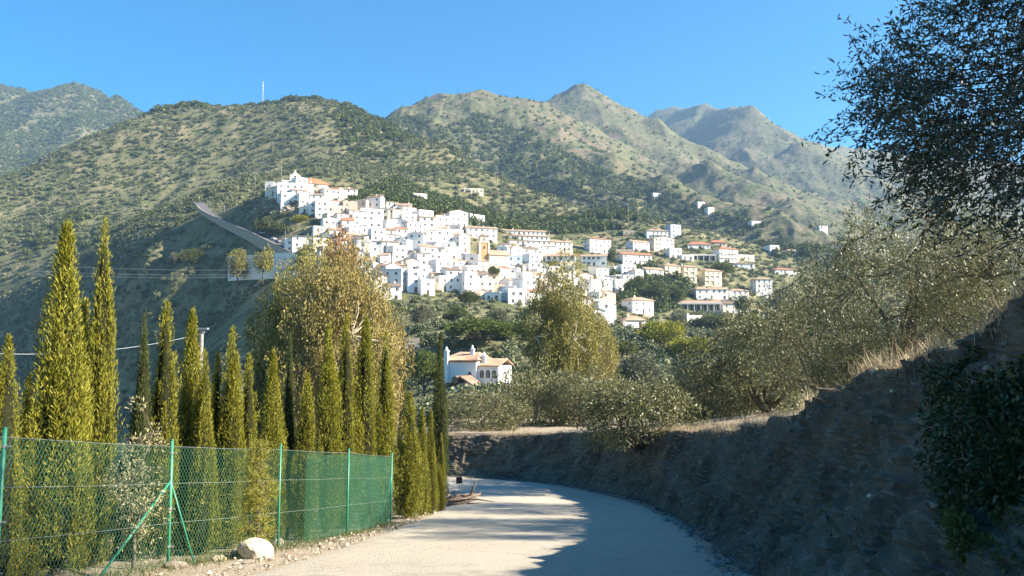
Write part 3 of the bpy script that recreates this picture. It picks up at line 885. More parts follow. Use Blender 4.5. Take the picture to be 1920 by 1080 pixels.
mb.tube([(0, 0, 0.25), (0, 0, 0.8), (0, 0, 2.4), (0, 0, 3.9), (0, 0, 4.6)], [0.10, 0.22, 0.23, 0.12, 0.02], 9, 1)  # opaque core added so light does not pass through the crown
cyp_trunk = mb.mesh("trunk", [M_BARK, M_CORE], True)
# (px of axis, py of tip, width px at half height, distance, dark?, look)
CYPS = [(16,628,70,11.3,0,"short plump yellow-green cypress at the left edge of the picture"),
 (56,700,60,11.9,0,"low yellow-green cypress between the left picture edge and the two tallest cypresses"),
 (-50,600,80,10.2,0,"yellow-green cypress cut off by the left edge of the picture"),
 (128,414,108,12.2,0,"tallest and widest cypress, left one of the two tall ones"),
 (198,408,72,13.2,0,"tall slim cypress, right one of the two tallest"),
 (160,560,70,13.4,0,"cypress tucked in behind and between the two tallest cypresses"),
 (272,588,56,14.3,1,"slim dark pointed cypress behind the pale dry bush"),
 (313,563,66,14.6,0,"tall ragged cypress just left of the strutted fence post"),
 (362,578,66,15.3,0,"cypress with a thin spire beside the lamp post, above the strutted fence post"),
 (384,655,60,15.0,0,"shorter full cypress leaning on the thin-spired cypress by the lamp post"),
 (408,660,46,16.2,0,"narrow cypress right of the thin-spired cypress"),
 (437,612,62,16.2,0,"loose-topped cypress left of the fence bay with the pine sapling"),
 (468,662,46,16.7,0,"short narrow cypress right of the loose-topped cypress"),
 (513,655,56,17.6,0,"bright cypress rising behind the pine sapling at the fence"),
 (545,628,38,18.6,1,"very thin dark cypress in front of the pale eucalyptus trunk"),
 (577,700,60,18.4,0,"short broad cypress below the pale eucalyptus trunk"),
 (617,606,66,20.3,0,"full cypress before the right half of the big eucalyptus"),
 (651,588,50,21.8,0,"slender feathery cypress, left of the pair at the end of the netting"),
 (686,592,60,22.4,0,"stout cypress in the middle of the netted fence bay"),
 (724,622,54,24.0,0,"cypress growing through the last bay of green netting"),
 (768,735,54,25.6,0,"low bushy cypress just past the end of the fence"),
 (792,762,34,26.6,0,"short narrow cypress second past the end of the fence"),
 (809,768,32,27.4,0,"short narrow cypress third past the end of the fence"),
 (826,622,44,29.0,1,"tall dark cypress at the road bend, last of the row"),
 (828,812,22,28.3,0,"low yellow-green cypress at the foot of the last tall dark cypress")]
rng = np.random.default_rng(77)
for k, (px, py, wpx, d, dark, lab) in enumerate(CYPS):
    tip = P(px, py, d); x, y = tip[0], tip[1]; z0 = gz(x, y) - 0.15; h = tip[2] - z0
    t = link("cypress_tree", None, None, (x, y, z0), (0, 0, rng.random() * 6.28)); tag(t, lab, "tree", "cypresses behind the fence")
    s = h / CYP_H; sw = wpx / F * d / 0.80
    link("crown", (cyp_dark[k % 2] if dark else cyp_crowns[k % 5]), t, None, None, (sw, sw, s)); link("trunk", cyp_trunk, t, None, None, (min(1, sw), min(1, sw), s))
# second row that closes the hedge at the bottom
HEDGE = [(30,880,12.4),(95,860,13.0),(160,830,13.8),(232,860,14.6),(290,830,15.4),(340,800,16.0),(420,810,17.0),(480,800,17.8),(560,790,19.4),(640,780,21.8),(700,790,24.4),(750,800,26.6)]
pos_words = ["behind the left picture edge", "behind the tallest cypress", "between the two tallest cypresses", "behind the pale dry bush", "behind the ragged cypress", "behind the thin-spired cypress", "behind the loose-topped cypress", "behind the pine sapling", "below the pale eucalyptus trunk", "behind the slender feathery cypress", "at the last netted bay", "past the end of the fence"]
for k, ((px, py, d), wd) in enumerate(zip(HEDGE, pos_words)):
    tip = P(px, py, d); x, y = tip[0], tip[1]; z0 = gz(x, y) - 0.15; h = tip[2] - z0
    t = link("cypress_tree", None, None, (x, y, z0), (0, 0, rng.random() * 6.28)); tag(t, "low dark young cypress in the second row, " + wd, "tree", "young cypresses in the second row")
    s = h / CYP_H; sw = 0.85
    link("crown", cyp_dark[k % 2], t, None, None, (sw, sw, s)); link("trunk", cyp_trunk, t, None, None, (0.6, 0.6, s))

# pale dry bush and pine sapling at the fence
def simple_tree(name, label, cat, x, y, z, crown_me, wood_me, rot=0.0, scale=1.0, group=None):
    t = link(name, None, None, (x, y, z), (0, 0, rot), scale); tag(t, label, cat, group)
    link("crown", crown_me, t); link("trunk", wood_me, t)
    return t
rng = np.random.default_rng(5)
C = crown_centers(40, 0.42, 1.25, 1.35, rng, seed=3, bottom=-0.95)
V, Fq = clump_leaves(C, np.full(40, 0.16), 60, 0.06, 0.022, rng, up=0.5)
me = np_mesh("crown", V, Fq, 4, [M_DRYC]); wd = wood_mesh("trunk", 0.5, 0.03, C, M_BARK, rng, 6, 0.8, twig_r=0.008)
p = P(262, 700, 12.9); simple_tree("dry_bush", "pale dry bush behind the fence, between the tall cypresses and the strutted post", "bush", p[0], p[1], gz(p[0], p[1]), me, wd, 0.0, (1, 1, (P(262, 745, 12.9)[2] - gz(p[0], p[1])) / 2.6 * 1.0))
C = np.array([(rng.normal() * 0.05 + 0.42 * (1 - t) * math.cos(a) * (0.4 + 0.6 * q), 0.42 * (1 - t) * math.sin(a) * (0.4 + 0.6 * q), 0.15 + 1.75 * t + 0.15 * q) for t, a, q in zip(rng.random(46), rng.random(46) * 6.28, rng.random(46))])
V, Fq = clump_leaves(C, np.full(46, 0.12), 70, 0.12, 0.010, rng, up=0.6, shell=0.1)
M_SAP = leaf_mat("sapling_needles", (0.16, 0.17, 0.03), (0.38, 0.34, 0.07), 0.3)
me = np_mesh("crown", V, Fq, 4, [M_SAP]); wd = wood_mesh("trunk", 1.3, 0.025, C, M_BARK, rng, 8, 0.9, twig_r=0.007)
x, y = -4.78, 15.3; simple_tree("pine_sapling", "feathery yellow-green pine sapling growing out through the fence by the boulder", "sapling", x, y, gz(x, y), me, wd, 0.4, (1.15, 0.9, 1.0))

# ------------------------------------------------------------------ olives on the bank and beyond the bend
def olive(seed, R, H, leafL, leafW, clumps, per, mat, hollow=0.5):
    rng = np.random.default_rng(seed)
    C = crown_centers(clumps, R, H * 0.42, H * 0.58, rng, 0.34, hollow, seed)
    V, Fq = clump_leaves(C, R * (0.15 + 0.12 * rng.random(clumps)), per, leafL, leafW, rng, up=0.15)
    return np_mesh("crown", V, Fq, 4, [mat]), wood_mesh("trunk", H * 0.26, 0.06 * H * 0.6, C, M_BARK, rng, 8, 0.55)
OL = [olive(201 + i, 2.4, 4.4, 0.15, 0.048, 120, 120, M_OLIVE) for i in range(4)]
OLN = [olive(221 + i, 2.6, 4.6, 0.10, 0.026, 170, 150, M_OLIVE, 0.4) for i in range(2)]
OLIVES = [(905,735,130,50,0,"grey-green olive tree below the white villa, nearest the last cypress"),
 (1000,692,130,56,1,"broad olive tree right of the white villa above the dark bank"),
 (1088,705,110,54,2,"olive tree between the broad olive and the bush hanging over the bank"),
 (1195,700,170,34.8,3,"round olive bush overhanging the dark bank at the bend"),
 (1325,690,120,40,0,"small rounded olive tree right of the overhanging bush"),
 (1270,735,110,48,2,"low olive tree behind the overhanging round bush"),
 (1430,575,190,38,1,"tall olive tree below the arcaded buildings on the right"),
 (1395,650,150,46,3,"olive tree standing behind and left of the tall olive"),
 (1545,520,230,27,4,"large leafy olive tree left of the one with the dark forked trunk"),
 (1690,385,330,21,5,"largest olive tree on the right with a dark forked trunk"),
 (1830,420,330,17.5,4,"olive tree behind the hanging dark branches at the right edge"),
 (1600,640,160,22,0,"low olive shrub growing on the bank top below the largest olive")]
rng = np.random.default_rng(9)
for (px, py, wpx, d, v, lab) in OLIVES:
    tip = P(px, py, d); x, y = tip[0], tip[1]; z0 = gz(x, y) - (1.0 if d > 30 else 0.1); h = max(tip[2] - z0, 1.2); c, w = (OL + OLN)[v]
    H0, R0 = (4.4, 2.4) if v < 4 else (4.6, 2.6)
    sxy = wpx / F * d / 2 / (R0 * (0.78 if d > 30 else 0.92)); s = h / (H0 * 0.98)
    simple_tree("olive_tree", lab, "tree", x, y, z0, c, w, rng.random() * 6.28, (sxy, sxy, s), "olive trees along the bank")
# unseen tall olive outside the right edge, added to shade the near branches
c, w = OLN[0]; simple_tree("olive_tree", "added unseen olive tree beyond the right picture edge, shading the near branches", "tree", 11.2, 5.6, gz(11.2, 5.6) - 0.1, c, w, 0.7, (1.5, 1.5, 1.75), "olive trees along the bank")
# foreground olive: sprigs of single leaves on thin twigs
rng = np.random.default_rng(42)
tx, ty = 6.1, 6.6; tz = gz(tx, ty)
cen = crown_centers(400, 3.25, 2.3, 2.5 - tz, rng, 0.28, 0.30, 6, bottom=-0.66)
czf = 2.5 - tz
tw = MB(); LC = []; LD = []
for c in cen:
    for s in range(22):
        st = Vector(c) + Vector(rng.normal(size=3)) * 0.21
        dr = (Vector((c[0], c[1], (c[2] - czf) * 0.8)).normalized() * 0.8 + Vector(rng.normal(size=3)) * 0.6 + Vector((0, 0, -0.15))).normalized()
        ln = 0.22 + 0.22 * rng.random(); en = st + dr * ln + Vector((0, 0, -0.05))
        if s < 3: tw.tube([st, en], [0.0045, 0.0015], 3, caps=False)
        k = 13; t = np.linspace(0.05, 1.0, k)
        pts = np.array(st)[None] + (np.array(en - st))[None] * t[:, None]
        LC.append(pts); LD.append(np.array(dr)[None] * 0.9 + rng.normal(size=(k, 3)) * 0.75)
LC = np.concatenate(LC); LD = np.concatenate(LD); n = len(LC)
V, Fq = leaf_quads(LC, LD, 0.068 * (0.7 + 0.6 * rng.random(n)), 0.0185 * (0.8 + 0.5 * rng.random(n)), rng)
t = link("olive_tree", None, None, (tx, ty, tz - 0.1)); tag(t, "dark near olive tree whose branches hang into the top right corner", "tree")
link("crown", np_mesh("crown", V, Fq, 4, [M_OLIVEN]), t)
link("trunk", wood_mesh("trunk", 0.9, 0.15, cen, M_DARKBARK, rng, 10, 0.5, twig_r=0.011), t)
link("twigs", tw.mesh("twigs", [M_DARKBARK]), t)

# dark shrub hanging over the bank at the right edge
rng = np.random.default_rng(19)
def shrub(px, py, d, R, H, clumps, per, L, W, mat, label, seed):
    rng = np.random.default_rng(seed); p = P(px, py, d); z = p[2]
    C = crown_centers(clumps, R, H * 0.55, H * 0.42, rng, 0.3, 0.45, seed, bottom=-0.9)
    V, Fq = clump_leaves(C, R * (0.16 + 0.1 * rng.random(clumps)), per, L, W, rng)
    simple_tree("shrub", label, "shrub", p[0], p[1], z - 0.2, np_mesh("crown", V, Fq, 4, [mat]), wood_mesh("trunk", H * 0.2, 0.05, C, M_BARK, rng, 8, 0.7, twig_r=0.01), seed)
shrub(1925, 950, 6.3, 0.66, 1.35, 130, 150, 0.050, 0.024, M_IVY, "dark green leafy shrub hanging over the bank at the right edge", 51)
shrub(1868, 780, 7.6, 0.60, 0.85, 90, 130, 0.050, 0.024, M_IVY, "dark leafy shrub on the bank top left of the overhanging one", 52)
shrub(1895, 1010, 6.0, 0.45, 0.5, 40, 120, 0.05, 0.018, M_WEED, "low green weed clump at the bottom right on the bank", 53)

# ------------------------------------------------------------------ grass
def blades(name, pts, h, w, rng, mat, label, lean=0.35):
    n = len(pts); pts = np.array(pts); a = rng.random(n) * 6.28
    side = np.stack([np.cos(a), np.sin(a), 0 * a], -1) * (w * (0.6 + 0.8 * rng.random(n)))[:, None]
    ln = np.stack([rng.normal(size=n) * lean, rng.normal(size=n) * lean, np.ones(n)], -1) * (h * (0.4 + 0.8 * rng.random(n)))[:, None]
    bend = np.stack([rng.normal(size=n), rng.normal(size=n), -0.4 * np.ones(n)], -1) * 0.16 * h[:, None] if hasattr(h, '__len__') else np.stack([rng.normal(size=n), rng.normal(size=n), -0.4 * np.ones(n)], -1) * 0.16 * h
    m = pts + ln * 0.55; t = pts + ln + bend
    V = np.stack([pts - side, pts + side, m + side * 0.7, m - side * 0.7, t], 1).reshape(-1, 3)
    i = np.arange(n)[:, None] * 5
    Fq = np.concatenate([np.concatenate([i, i + 1, i + 2], 1), np.concatenate([i, i + 2, i + 3], 1), np.concatenate([i + 3, i + 2, i + 4], 1)])
    o = link(name, np_mesh(name, V, Fq, 3, [mat])); tag(o, label, kind="stuff")
rng = np.random.default_rng(31)
pts = []; hh = []
for k in range(26000):
    i = int(rng.integers(35, 740)); j = int(np.clip(rng.normal(73, 6), 56, 92)); p = BANK_V[i, j]
    if vnoise(i * 0.064, j * 0.08, 4) < 0.36: continue
    pts.append(p + rng.normal(size=3) * np.array((0.05, 0.05, 0.0))); hh.append(0.12 + 0.26 * rng.random() ** 2 + 0.22 * max(0, float(vnoise(i * 0.17, 1.5, 6)) - 0.55))
blades("dry_grass", pts, np.array(hh), 0.0045, rng, M_STRAW, "dry straw-coloured grass fringing the top of the bank")
pts = []; hh = []
for k in range(9000):
    x = 3 + 14 * rng.random(); y = 8 + 34 * rng.random()
    dr, _ = side_dist(RE_C[::3], np.array([x]), np.array([y]))
    if dr[0] < 2.5: continue
    pts.append((x, y, float(near(x, y)) - 0.05)); hh.append(0.15 + 0.3 * rng.random() ** 2)
blades("meadow_grass", pts, np.array(hh), 0.006, rng, M_STRAW, "dry grass on the terrace behind the bank")
pts = []
for k in range(9000):
    i = int(rng.integers(35, 740)); j = int(rng.integers(4, 64))
    if vnoise(i * 0.05, j * 0.09, 14) < 0.60: continue
    pts.append(BANK_V[i, j])
blades("weeds", pts, np.full(len(pts), 0.13), 0.008, rng, M_WEED, "tufts of green weeds on the face of the bank", 0.9)
pts = []
for k in range(14000):
    i = int(rng.integers(35, 740)); j = int(66 - abs(rng.normal()) * 14)
    if j < 10 or vnoise(i * 0.08, j * 0.05, 24) < 0.42: continue
    pts.append(BANK_V[i, j])
M_STRAWD = leaf_mat("dead_weed", (0.10, 0.075, 0.045), (0.26, 0.20, 0.12), 0.2)
blades("hanging_grass", pts, np.full(len(pts), 0.17), 0.0045, rng, M_STRAWD, "brown dead grass and roots hanging down the face of the bank", 1.3)
pts = []
for k in range(5000):
    f = rng.random() * (len(FENCE) - 1.01); i = int(f); q = FENCE[i] * (1 - (f - i)) + FENCE[i + 1] * (f - i); x = q[0] + rng.normal() * 0.25 + 0.05; y = q[1] + rng.normal() * 0.2
    pts.append((x, y, gz(x, y)))
blades("fence_grass", pts, np.full(len(pts), 0.14), 0.005, rng, M_WEED, "short green grass along the foot of the fence", 0.6)
# ------------------------------------------------------------------ trees of the valley
def unit_tree(seed, mat, bark, clumps=70, per=60, trunk=0.28, rz=0.40, cz=0.58, droop=0.0, L=0.11, W=0.045, lump=0.36, hollow=0.4, limbs=7, twigs=0.4, bottom=-0.8, flat=0.8, rr=(0.10, 0.10)):
    """a tree of height 1 and width about 1"""
    rng = np.random.default_rng(seed)
    C = crown_centers(clumps, 0.46, rz, cz, rng, lump, hollow, seed, bottom)
    V, Fq = clump_leaves(C, rr[0] + rr[1] * rng.random(clumps), per, L, W, rng, droop=droop, flat=flat)
    return np_mesh("crown", V, Fq, 4, [mat]), wood_mesh("trunk", trunk, 0.030, C, bark, rng, limbs, twigs, minr=0.004, twig_r=0.005)
def tree_at(name, label, kind, px_, top, wpx, d, cat="tree", group=None, base=None, rot=None):
    tip = P(px_, top, d); x, y = tip[0], tip[1]; z0 = gz(x, y) if base is None else P(px_, base, d)[2]
    h = tip[2] - z0; w = wpx / F * d
    return simple_tree(name, label, cat, x, y, z0 - 0.02 * h, kind[0], kind[1], (px_ * 0.37) if rot is None else rot, (w, w, h * 1.0), group)
EUC = unit_tree(301, M_EUC, M_PALEBARK, 260, 210, 0.30, 0.46, 0.60, 0.35, 0.019, 0.0085, 0.40, 0.35, 10, 0.6, -0.8, 0.95, (0.055, 0.05))
EUCB = unit_tree(302, M_EUC2, M_PALEBARK, 260, 210, 0.26, 0.46, 0.58, 0.35, 0.019, 0.0085, 0.42, 0.35, 10, 0.6, -0.85, 0.95, (0.05, 0.055))
AUT = unit_tree(303, M_BROWN, M_PALEBARK, 110, 90, 0.2, 0.46, 0.55, 0.3, 0.05, 0.02, 0.35, 0.35, 9, 0.5)
PINE = unit_tree(304, M_PINE, M_BARK, 120, 90, 0.35, 0.30, 0.68, 0.0, 0.05, 0.018, 0.25, 0.6, 8, 0.4, -0.45, 0.75, (0.09, 0.06))
BROAD = [unit_tree(310 + i, M_BROAD, M_BARK, 90, 60, 0.2, 0.42, 0.56, 0.0, 0.07, 0.032) for i in range(2)]
GREYT = [unit_tree(320 + i, M_GREY, M_BARK, 90, 60, 0.2, 0.42, 0.56, 0.0, 0.06, 0.026) for i in range(2)]
LIME = unit_tree(330, M_LIME, M_BARK, 90, 60, 0.15, 0.44, 0.54, 0.0, 0.07, 0.032)
POPL = unit_tree(331, M_EUC2, M_BARK, 80, 60, 0.15, 0.46, 0.54, 0.0, 0.07, 0.028, 0.3)
TREES = [
 ("eucalyptus_tree", "big golden eucalyptus with a pale trunk behind the cypresses", EUC, 640, 486, 210, 58, None),
 ("eucalyptus_tree", "left golden eucalyptus with drooping side branches over the dark ravine", EUCB, 555, 505, 170, 62, None),
 ("eucalyptus_tree", "lower right eucalyptus crown beside the slim far cypress", EUC, 700, 560, 120, 66, None),
 ("eucalyptus_tree", "tall golden-green eucalyptus right of the white villa, in front of the village", EUCB, 1052, 508, 160, 92, None),
 ("eucalyptus_tree", "lower golden-green tree leaning right beside the tall eucalyptus", EUC, 1100, 580, 90, 100, None),
 ("autumn_tree", "rust-brown autumn tree rising behind the big golden eucalyptus", AUT, 642, 440, 80, 190, None),
 ("poplar_tree", "yellow-green poplar before the left end of the long white wall", POPL, 446, 468, 36, 330, 528),
 ("poplar_tree", "green poplar before the middle of the long white wall", POPL, 494, 472, 34, 320, 515),
 ("poplar_tree", "green tree at the right end of the long white wall", POPL, 575, 462, 44, 290, 520),
 ("pine_tree", "bright round pine right behind the roof of the white villa", PINE, 898, 596, 122, 178, None),
 ("pine_tree", "dark pine in shade right of the villa's pine", BROAD[0], 968, 605, 70, 190, None),
 ("pine_tree", "small bright pine left of the white villa", PINE, 797, 655, 60, 150, None),
 ("tree", "dark round tree above the shaded slope left of the long white wall", BROAD[0], 360, 468, 52, 405, 500),
 ("tree", "small pale tree beside the dark round tree on the shaded slope", GREYT[0], 327, 474, 22, 415, 498),
 ("tree", "dark bluish tree at the foot of the arcaded buildings", BROAD[1], 1330, 590, 75, 330, None),
 ("pine_tree", "rounded dark green pine between the yellow blocks and the long white house", PINE, 1354, 490, 42, 480, None),
 ("tree", "yellow-brown tree in front of the white house below the arcades", GREYT[1], 1272, 585, 34, 300, None),
 ("tree", "bright lime-green tree on the slope below the right-hand houses", LIME, 1245, 598, 80, 225, None),
 ("tree", "second lime-green tree lower on the slope below the right-hand houses", LIME, 1290, 630, 80, 205, None),
 ("tree", "green bushy tree left of the lime-green trees", BROAD[1], 1165, 635, 70, 190, None),
 ("tree", "grey-green tree between the eucalyptus and the lime-green trees", GREYT[0], 1200, 665, 90, 140, None),
 ("tree", "grey-green tree under the lime-green trees", GREYT[1], 1310, 670, 100, 120, None),
 ("tree", "leafy tree in the gap right of the villa", BROAD[0], 1130, 680, 80, 110, None),
 ("tree", "dark tree in the grove below the white row houses on the right", BROAD[1], 1190, 518, 44, 400, 565),
 ("tree", "dense green tree in the middle of the grove below the white row houses", BROAD[0], 1228, 528, 48, 390, 570),
 ("tree", "green tree at the right of the grove next to the pale retaining wall", BROAD[1], 1262, 535, 40, 400, 572),
 ("tree", "round dark green tree in the upper left of the village under the red roof", BROAD[0], 630, 372, 18, 415, 392),
 ("tree", "large green tree at the left edge of the village above the parked cars", BROAD[1], 500, 408, 44, 400, 440),
 ("tree", "yellow-green tree left of the village houses beside the rock outcrop", LIME, 566, 400, 32, 398, 424),
 ("tree", "dark tree between the rock outcrop and the village road", BROAD[0], 525, 420, 50, 395, 448),
 ("tree", "ivy-green tree in the middle of the lowest village houses", BROAD[1], 925, 498, 22, 330, 522),
 ("tree", "dark tree at the right foot of the lowest village houses", BROAD[0], 1010, 560, 40, 285, 590),
 ("tree", "green bush-like tree below the lowest white house", BROAD[1], 880, 545, 40, 285, 575),
 ("tree", "conical dark tree beside the white four-storey block", BROAD[0], 1146, 465, 16, 470, 494),
 ("tree", "grey tree on the dry terrace under the village", GREYT[0], 790, 572, 46, 235, None),
 ("tree", "dark green tree on the dry terrace under the village", BROAD[0], 855, 575, 50, 240, None),
 ("tree", "pale tree on the dry terrace right of the dark one", GREYT[1], 935, 578, 44, 240, None),
 ("tree", "big grey olive-like tree right of the four-storey white building", GREYT[0], 1468, 540, 50, 420, None),
 ("tree", "dark tree in front of the four-storey white building", BROAD[1], 1392, 555, 30, 400, 590),
 ("tree", "dark tree left of the villa below the ravine", BROAD[0], 500, 660, 80, 60, None),
]
for nm, lab, kind, px_, top, w, d, base in TREES:
    tree_at(nm, lab, kind, px_, top, w, d, base=base)
tip = P(757, 638, 68); t = link("cypress_tree", None, None, (tip[0], tip[1], gz(tip[0], tip[1]))); tag(t, "slim dark cypress standing alone far behind the row, left of the villa", "tree")
hh = tip[2] - gz(tip[0], tip[1]); link("crown", cyp_dark[0], t, None, None, (1.2, 1.2, hh / CYP_H)); link("trunk", cyp_trunk, t, None, None, (1, 1, hh / CYP_H))

# ------------------------------------------------------------------ houses
M_WHITE = plain_mat("whitewash", (0.80, 0.78, 0.75), 0.9, 0.05, 0.35, spec=0.1)
M_CREAM = plain_mat("cream_render", (0.74, 0.66, 0.52), 0.9, 0.06, 0.35, spec=0.1)
M_PINK = plain_mat("pink_beige_render", (0.66, 0.53, 0.42), 0.9, 0.08, 0.35, spec=0.1)
M_OCHRE = plain_mat("ochre_brick", (0.50, 0.30, 0.15), 0.9, 0.15, 0.6, spec=0.1)
M_BLUE = plain_mat("pale_blue_render", (0.52, 0.60, 0.70), 0.9, 0.06, 0.35, spec=0.1)
M_RAW = plain_mat("bare_concrete", (0.33, 0.29, 0.24), 0.9, 0.15, 0.5, spec=0.1)
M_YELLOW = plain_mat("yellow_render", (0.72, 0.64, 0.46), 0.9, 0.06, 0.35, spec=0.1)
def tile_mat(name, a, b):
    m, nt, out = new_mat(name)
    n = noise_node(nt, 0.8, 5); n2 = noise_node(nt, 9, 3)
    c = mix(nt, mrange(nt, n.outputs[0], 0.35, 0.65), a, b); c = mix(nt, mrange(nt, n2.outputs[0], 0.4, 0.7, 0, 0.5), c, tuple(x * 0.5 for x in a))
    principled(nt, out, c, 0.85, bump(nt, n2.outputs[0], 0.05), spec=0.15)
    return m
M_TILE = tile_mat("clay_tiles", (0.38, 0.24, 0.16), (0.52, 0.37, 0.27)); M_TILER = tile_mat("red_clay_tiles", (0.38, 0.15, 0.08), (0.50, 0.22, 0.12)); M_TILEB = tile_mat("old_brown_tiles", (0.17, 0.12, 0.085), (0.30, 0.22, 0.16))
M_TERR = plain_mat("terrace_paving", (0.45, 0.33, 0.26), 0.9, 0.15, 0.8)
M_PANE, nt, out = new_mat("window_glass")
principled(nt, out, (0.018, 0.021, 0.026), 0.15, spec=0.5)
M_DOOR = plain_mat("brown_door", (0.10, 0.055, 0.03), 0.6, 0.2, 5.0)
M_IRON = plain_mat("dark_iron", (0.03, 0.03, 0.035), 0.6, 0.2, 3.0)
WALLM = {}; MATS = {"white": M_WHITE, "cream": M_CREAM, "pinkish": M_PINK, "ochre": M_OCHRE, "pale blue": M_BLUE, "bare concrete": M_RAW, "yellow": M_YELLOW}
for k, m in MATS.items():
    mb = MB(); mb.box(-0.5, 0.5, -0.5, 0.5, 0, 1); WALLM[k] = mb.mesh("wall", [m])
FLATM = {}; GABX = {}; GABY = {}; SHED = {}; HIP = {}
for k, m in MATS.items():
    mb = MB(); mb.box(-0.5, 0.5, -0.5, 0.5, 0.002, 0.12, 1)
    for a in ((-0.5, 0.5, -0.5, -0.47), (-0.5, 0.5, 0.47, 0.5), (-0.5, -0.47, -0.47, 0.47), (0.47, 0.5, -0.47, 0.47)): mb.box(*a, 0.12, 0.75, 0)
    FLATM[k] = mb.mesh("roof", [m, M_TERR])
def gable(tile, wallm, axis):
    mb = MB()
    pr = [(-0.5, -0.5, 0), (0.5, -0.5, 0), (0.5, 0.5, 0), (-0.5, 0.5, 0), (-0.5, 0, 0.9), (0.5, 0, 0.9)]
    mb.add(pr, [(0, 3, 4), (1, 5, 2), (0, 4, 5, 1), (3, 2, 5, 4)], 1)
    for s in (-1, 1):
        a = (-0.54, s * 0.56, -0.09); b = (0.54, s * 0.56, -0.09); c = (0.54, 0, 0.96); d = (-0.54, 0, 0.96)
        up = 0.07
        vs = [a, b, c, d] + [(p[0], p[1], p[2] + up) for p in (a, b, c, d)]
        fs = [(0, 1, 2, 3), (4, 7, 6, 5), (0, 4, 5, 1), (1, 5, 6, 2), (2, 6, 7, 3), (3, 7, 4, 0)]
        mb.add(vs, fs if s < 0 else [tuple(reversed(f)) for f in fs], 0)
    if axis == 'y': mb.v = [(-p[1], p[0], p[2]) for p in mb.v]
    return mb.mesh("roof", [tile, wallm])
def shed(tile, wallm):
    mb = MB()
    mb.add([(-0.5, -0.5, 0), (0.5, -0.5, 0), (0.5, 0.5, 0), (-0.5, 0.5, 0), (-0.5, 0.5, 0.92), (0.5, 0.5, 0.92)], [(0, 3, 4), (1, 5, 2), (3, 2, 5, 4)], 1)
    a, b, c, d = (-0.53, -0.56, -0.05), (0.53, -0.56, -0.05), (0.53, 0.53, 0.98), (-0.53, 0.53, 0.98)
    vs = [a, b, c, d] + [(p[0], p[1], p[2] + 0.10) for p in (a, b, c, d)]
    mb.add(vs, [(0, 3, 2, 1), (4, 5, 6, 7), (0, 1, 5, 4), (1, 2, 6, 5), (2, 3, 7, 6), (3, 0, 4, 7)], 0)
    return mb.mesh("roof", [tile, wallm])
def hip(tile):
    mb = MB()
    e = 0.56
    vs = [(-e, -e, -0.02), (e, -e, -0.02), (e, e, -0.02), (-e, e, -0.02), (-e, -e, 0.08), (e, -e, 0.08), (e, e, 0.08), (-e, e, 0.08), (-0.18, 0, 1.0), (0.18, 0, 1.0)]
    mb.add(vs, [(0, 3, 2, 1), (0, 1, 5, 4), (1, 2, 6, 5), (2, 3, 7, 6), (3, 0, 4, 7), (4, 5, 9, 8), (5, 6, 9), (6, 7, 8, 9), (7, 4, 8)], 0)
    return mb.mesh("roof", [tile])
HIPM = {"clay": hip(M_TILE), "red": hip(M_TILER), "brown": hip(M_TILEB)}
TILES = {"clay": M_TILE, "red": M_TILER, "brown": M_TILEB}
GAB = {}
def gab(k, wc, ax):
    if (k, wc, ax) not in GAB: GAB[(k, wc, ax)] = gable(TILES[k], MATS[wc], ax) if ax != 's' else shed(TILES[k], MATS[wc])
    return GAB[(k, wc, ax)]
mb = MB(); mb.box(-0.5, 0.5, -0.02, 0.04, 0, 1, 0)
mb.box(-0.58, 0.58, -0.10, 0.04, -0.09, -0.003, 1); mb.box(-0.03, 0.03, -0.035, -0.021, 0, 1, 1)
WIN = mb.mesh("window", [M_PANE, M_WHITE])
mb = MB(); mb.box(-0.5, 0.5, -0.05, 0.04, 0, 1, 0); mb.box(-0.56, 0.56, -0.03, 0.04, 1.002, 1.06, 1); mb.box(0.32, 0.38, -0.07, -0.051, 0.45, 0.5, 1)
DOOR = mb.mesh("door", [M_DOOR, M_WHITE])
mb = MB(); mb.box(-0.5, 0.5, -0.9, 0.02, 0, 0.12, 0)
for i in range(13): mb.box(-0.5 + i / 12.5, -0.485 + i / 12.5, -0.9, -0.875, 0.12, 0.95, 1)
mb.box(-0.5, 0.5, -0.91, -0.87, 0.95, 1.0, 1)
BALC = mb.mesh("balcony", [M_WHITE, M_IRON])
mb = MB(); mb.box(-0.28, 0.28, -0.28, 0.28, -0.6, 1.0, 0); mb.box(-0.36, 0.36, -0.36, 0.36, 1.001, 1.12, 0); mb.box(-0.2, 0.2, -0.2, 0.2, 1.121, 1.35, 1)
CHIM = mb.mesh("chimney", [M_WHITE, M_TILE])
def arch_mesh():
    mb = MB(); n = 10; pts = [(-0.5, 0), (0.5, 0), (0.5, 0.62)] + [(0.5 * math.cos(math.pi * k / n), 0.62 + 0.38 * math.sin(math.pi * k / n)) for k in range(1, n)] + [(-0.5, 0.62)]
    m = len(pts); mb.add([(x, -0.03, z) for x, z in pts] + [(x, 0.04, z) for x, z in pts], [tuple(range(m))] + [(i, (i + m), (i + 1) % m + m, (i + 1) % m) for i in range(m)], 0)
    mb.box(-0.58, 0.58, -0.09, 0.04, -0.09, -0.003, 1); mb.box(-0.03, 0.03, -0.05, -0.031, 0, 0.9, 1)
    return mb.mesh("window", [M_PANE, M_WHITE])
ARCH = arch_mesh()

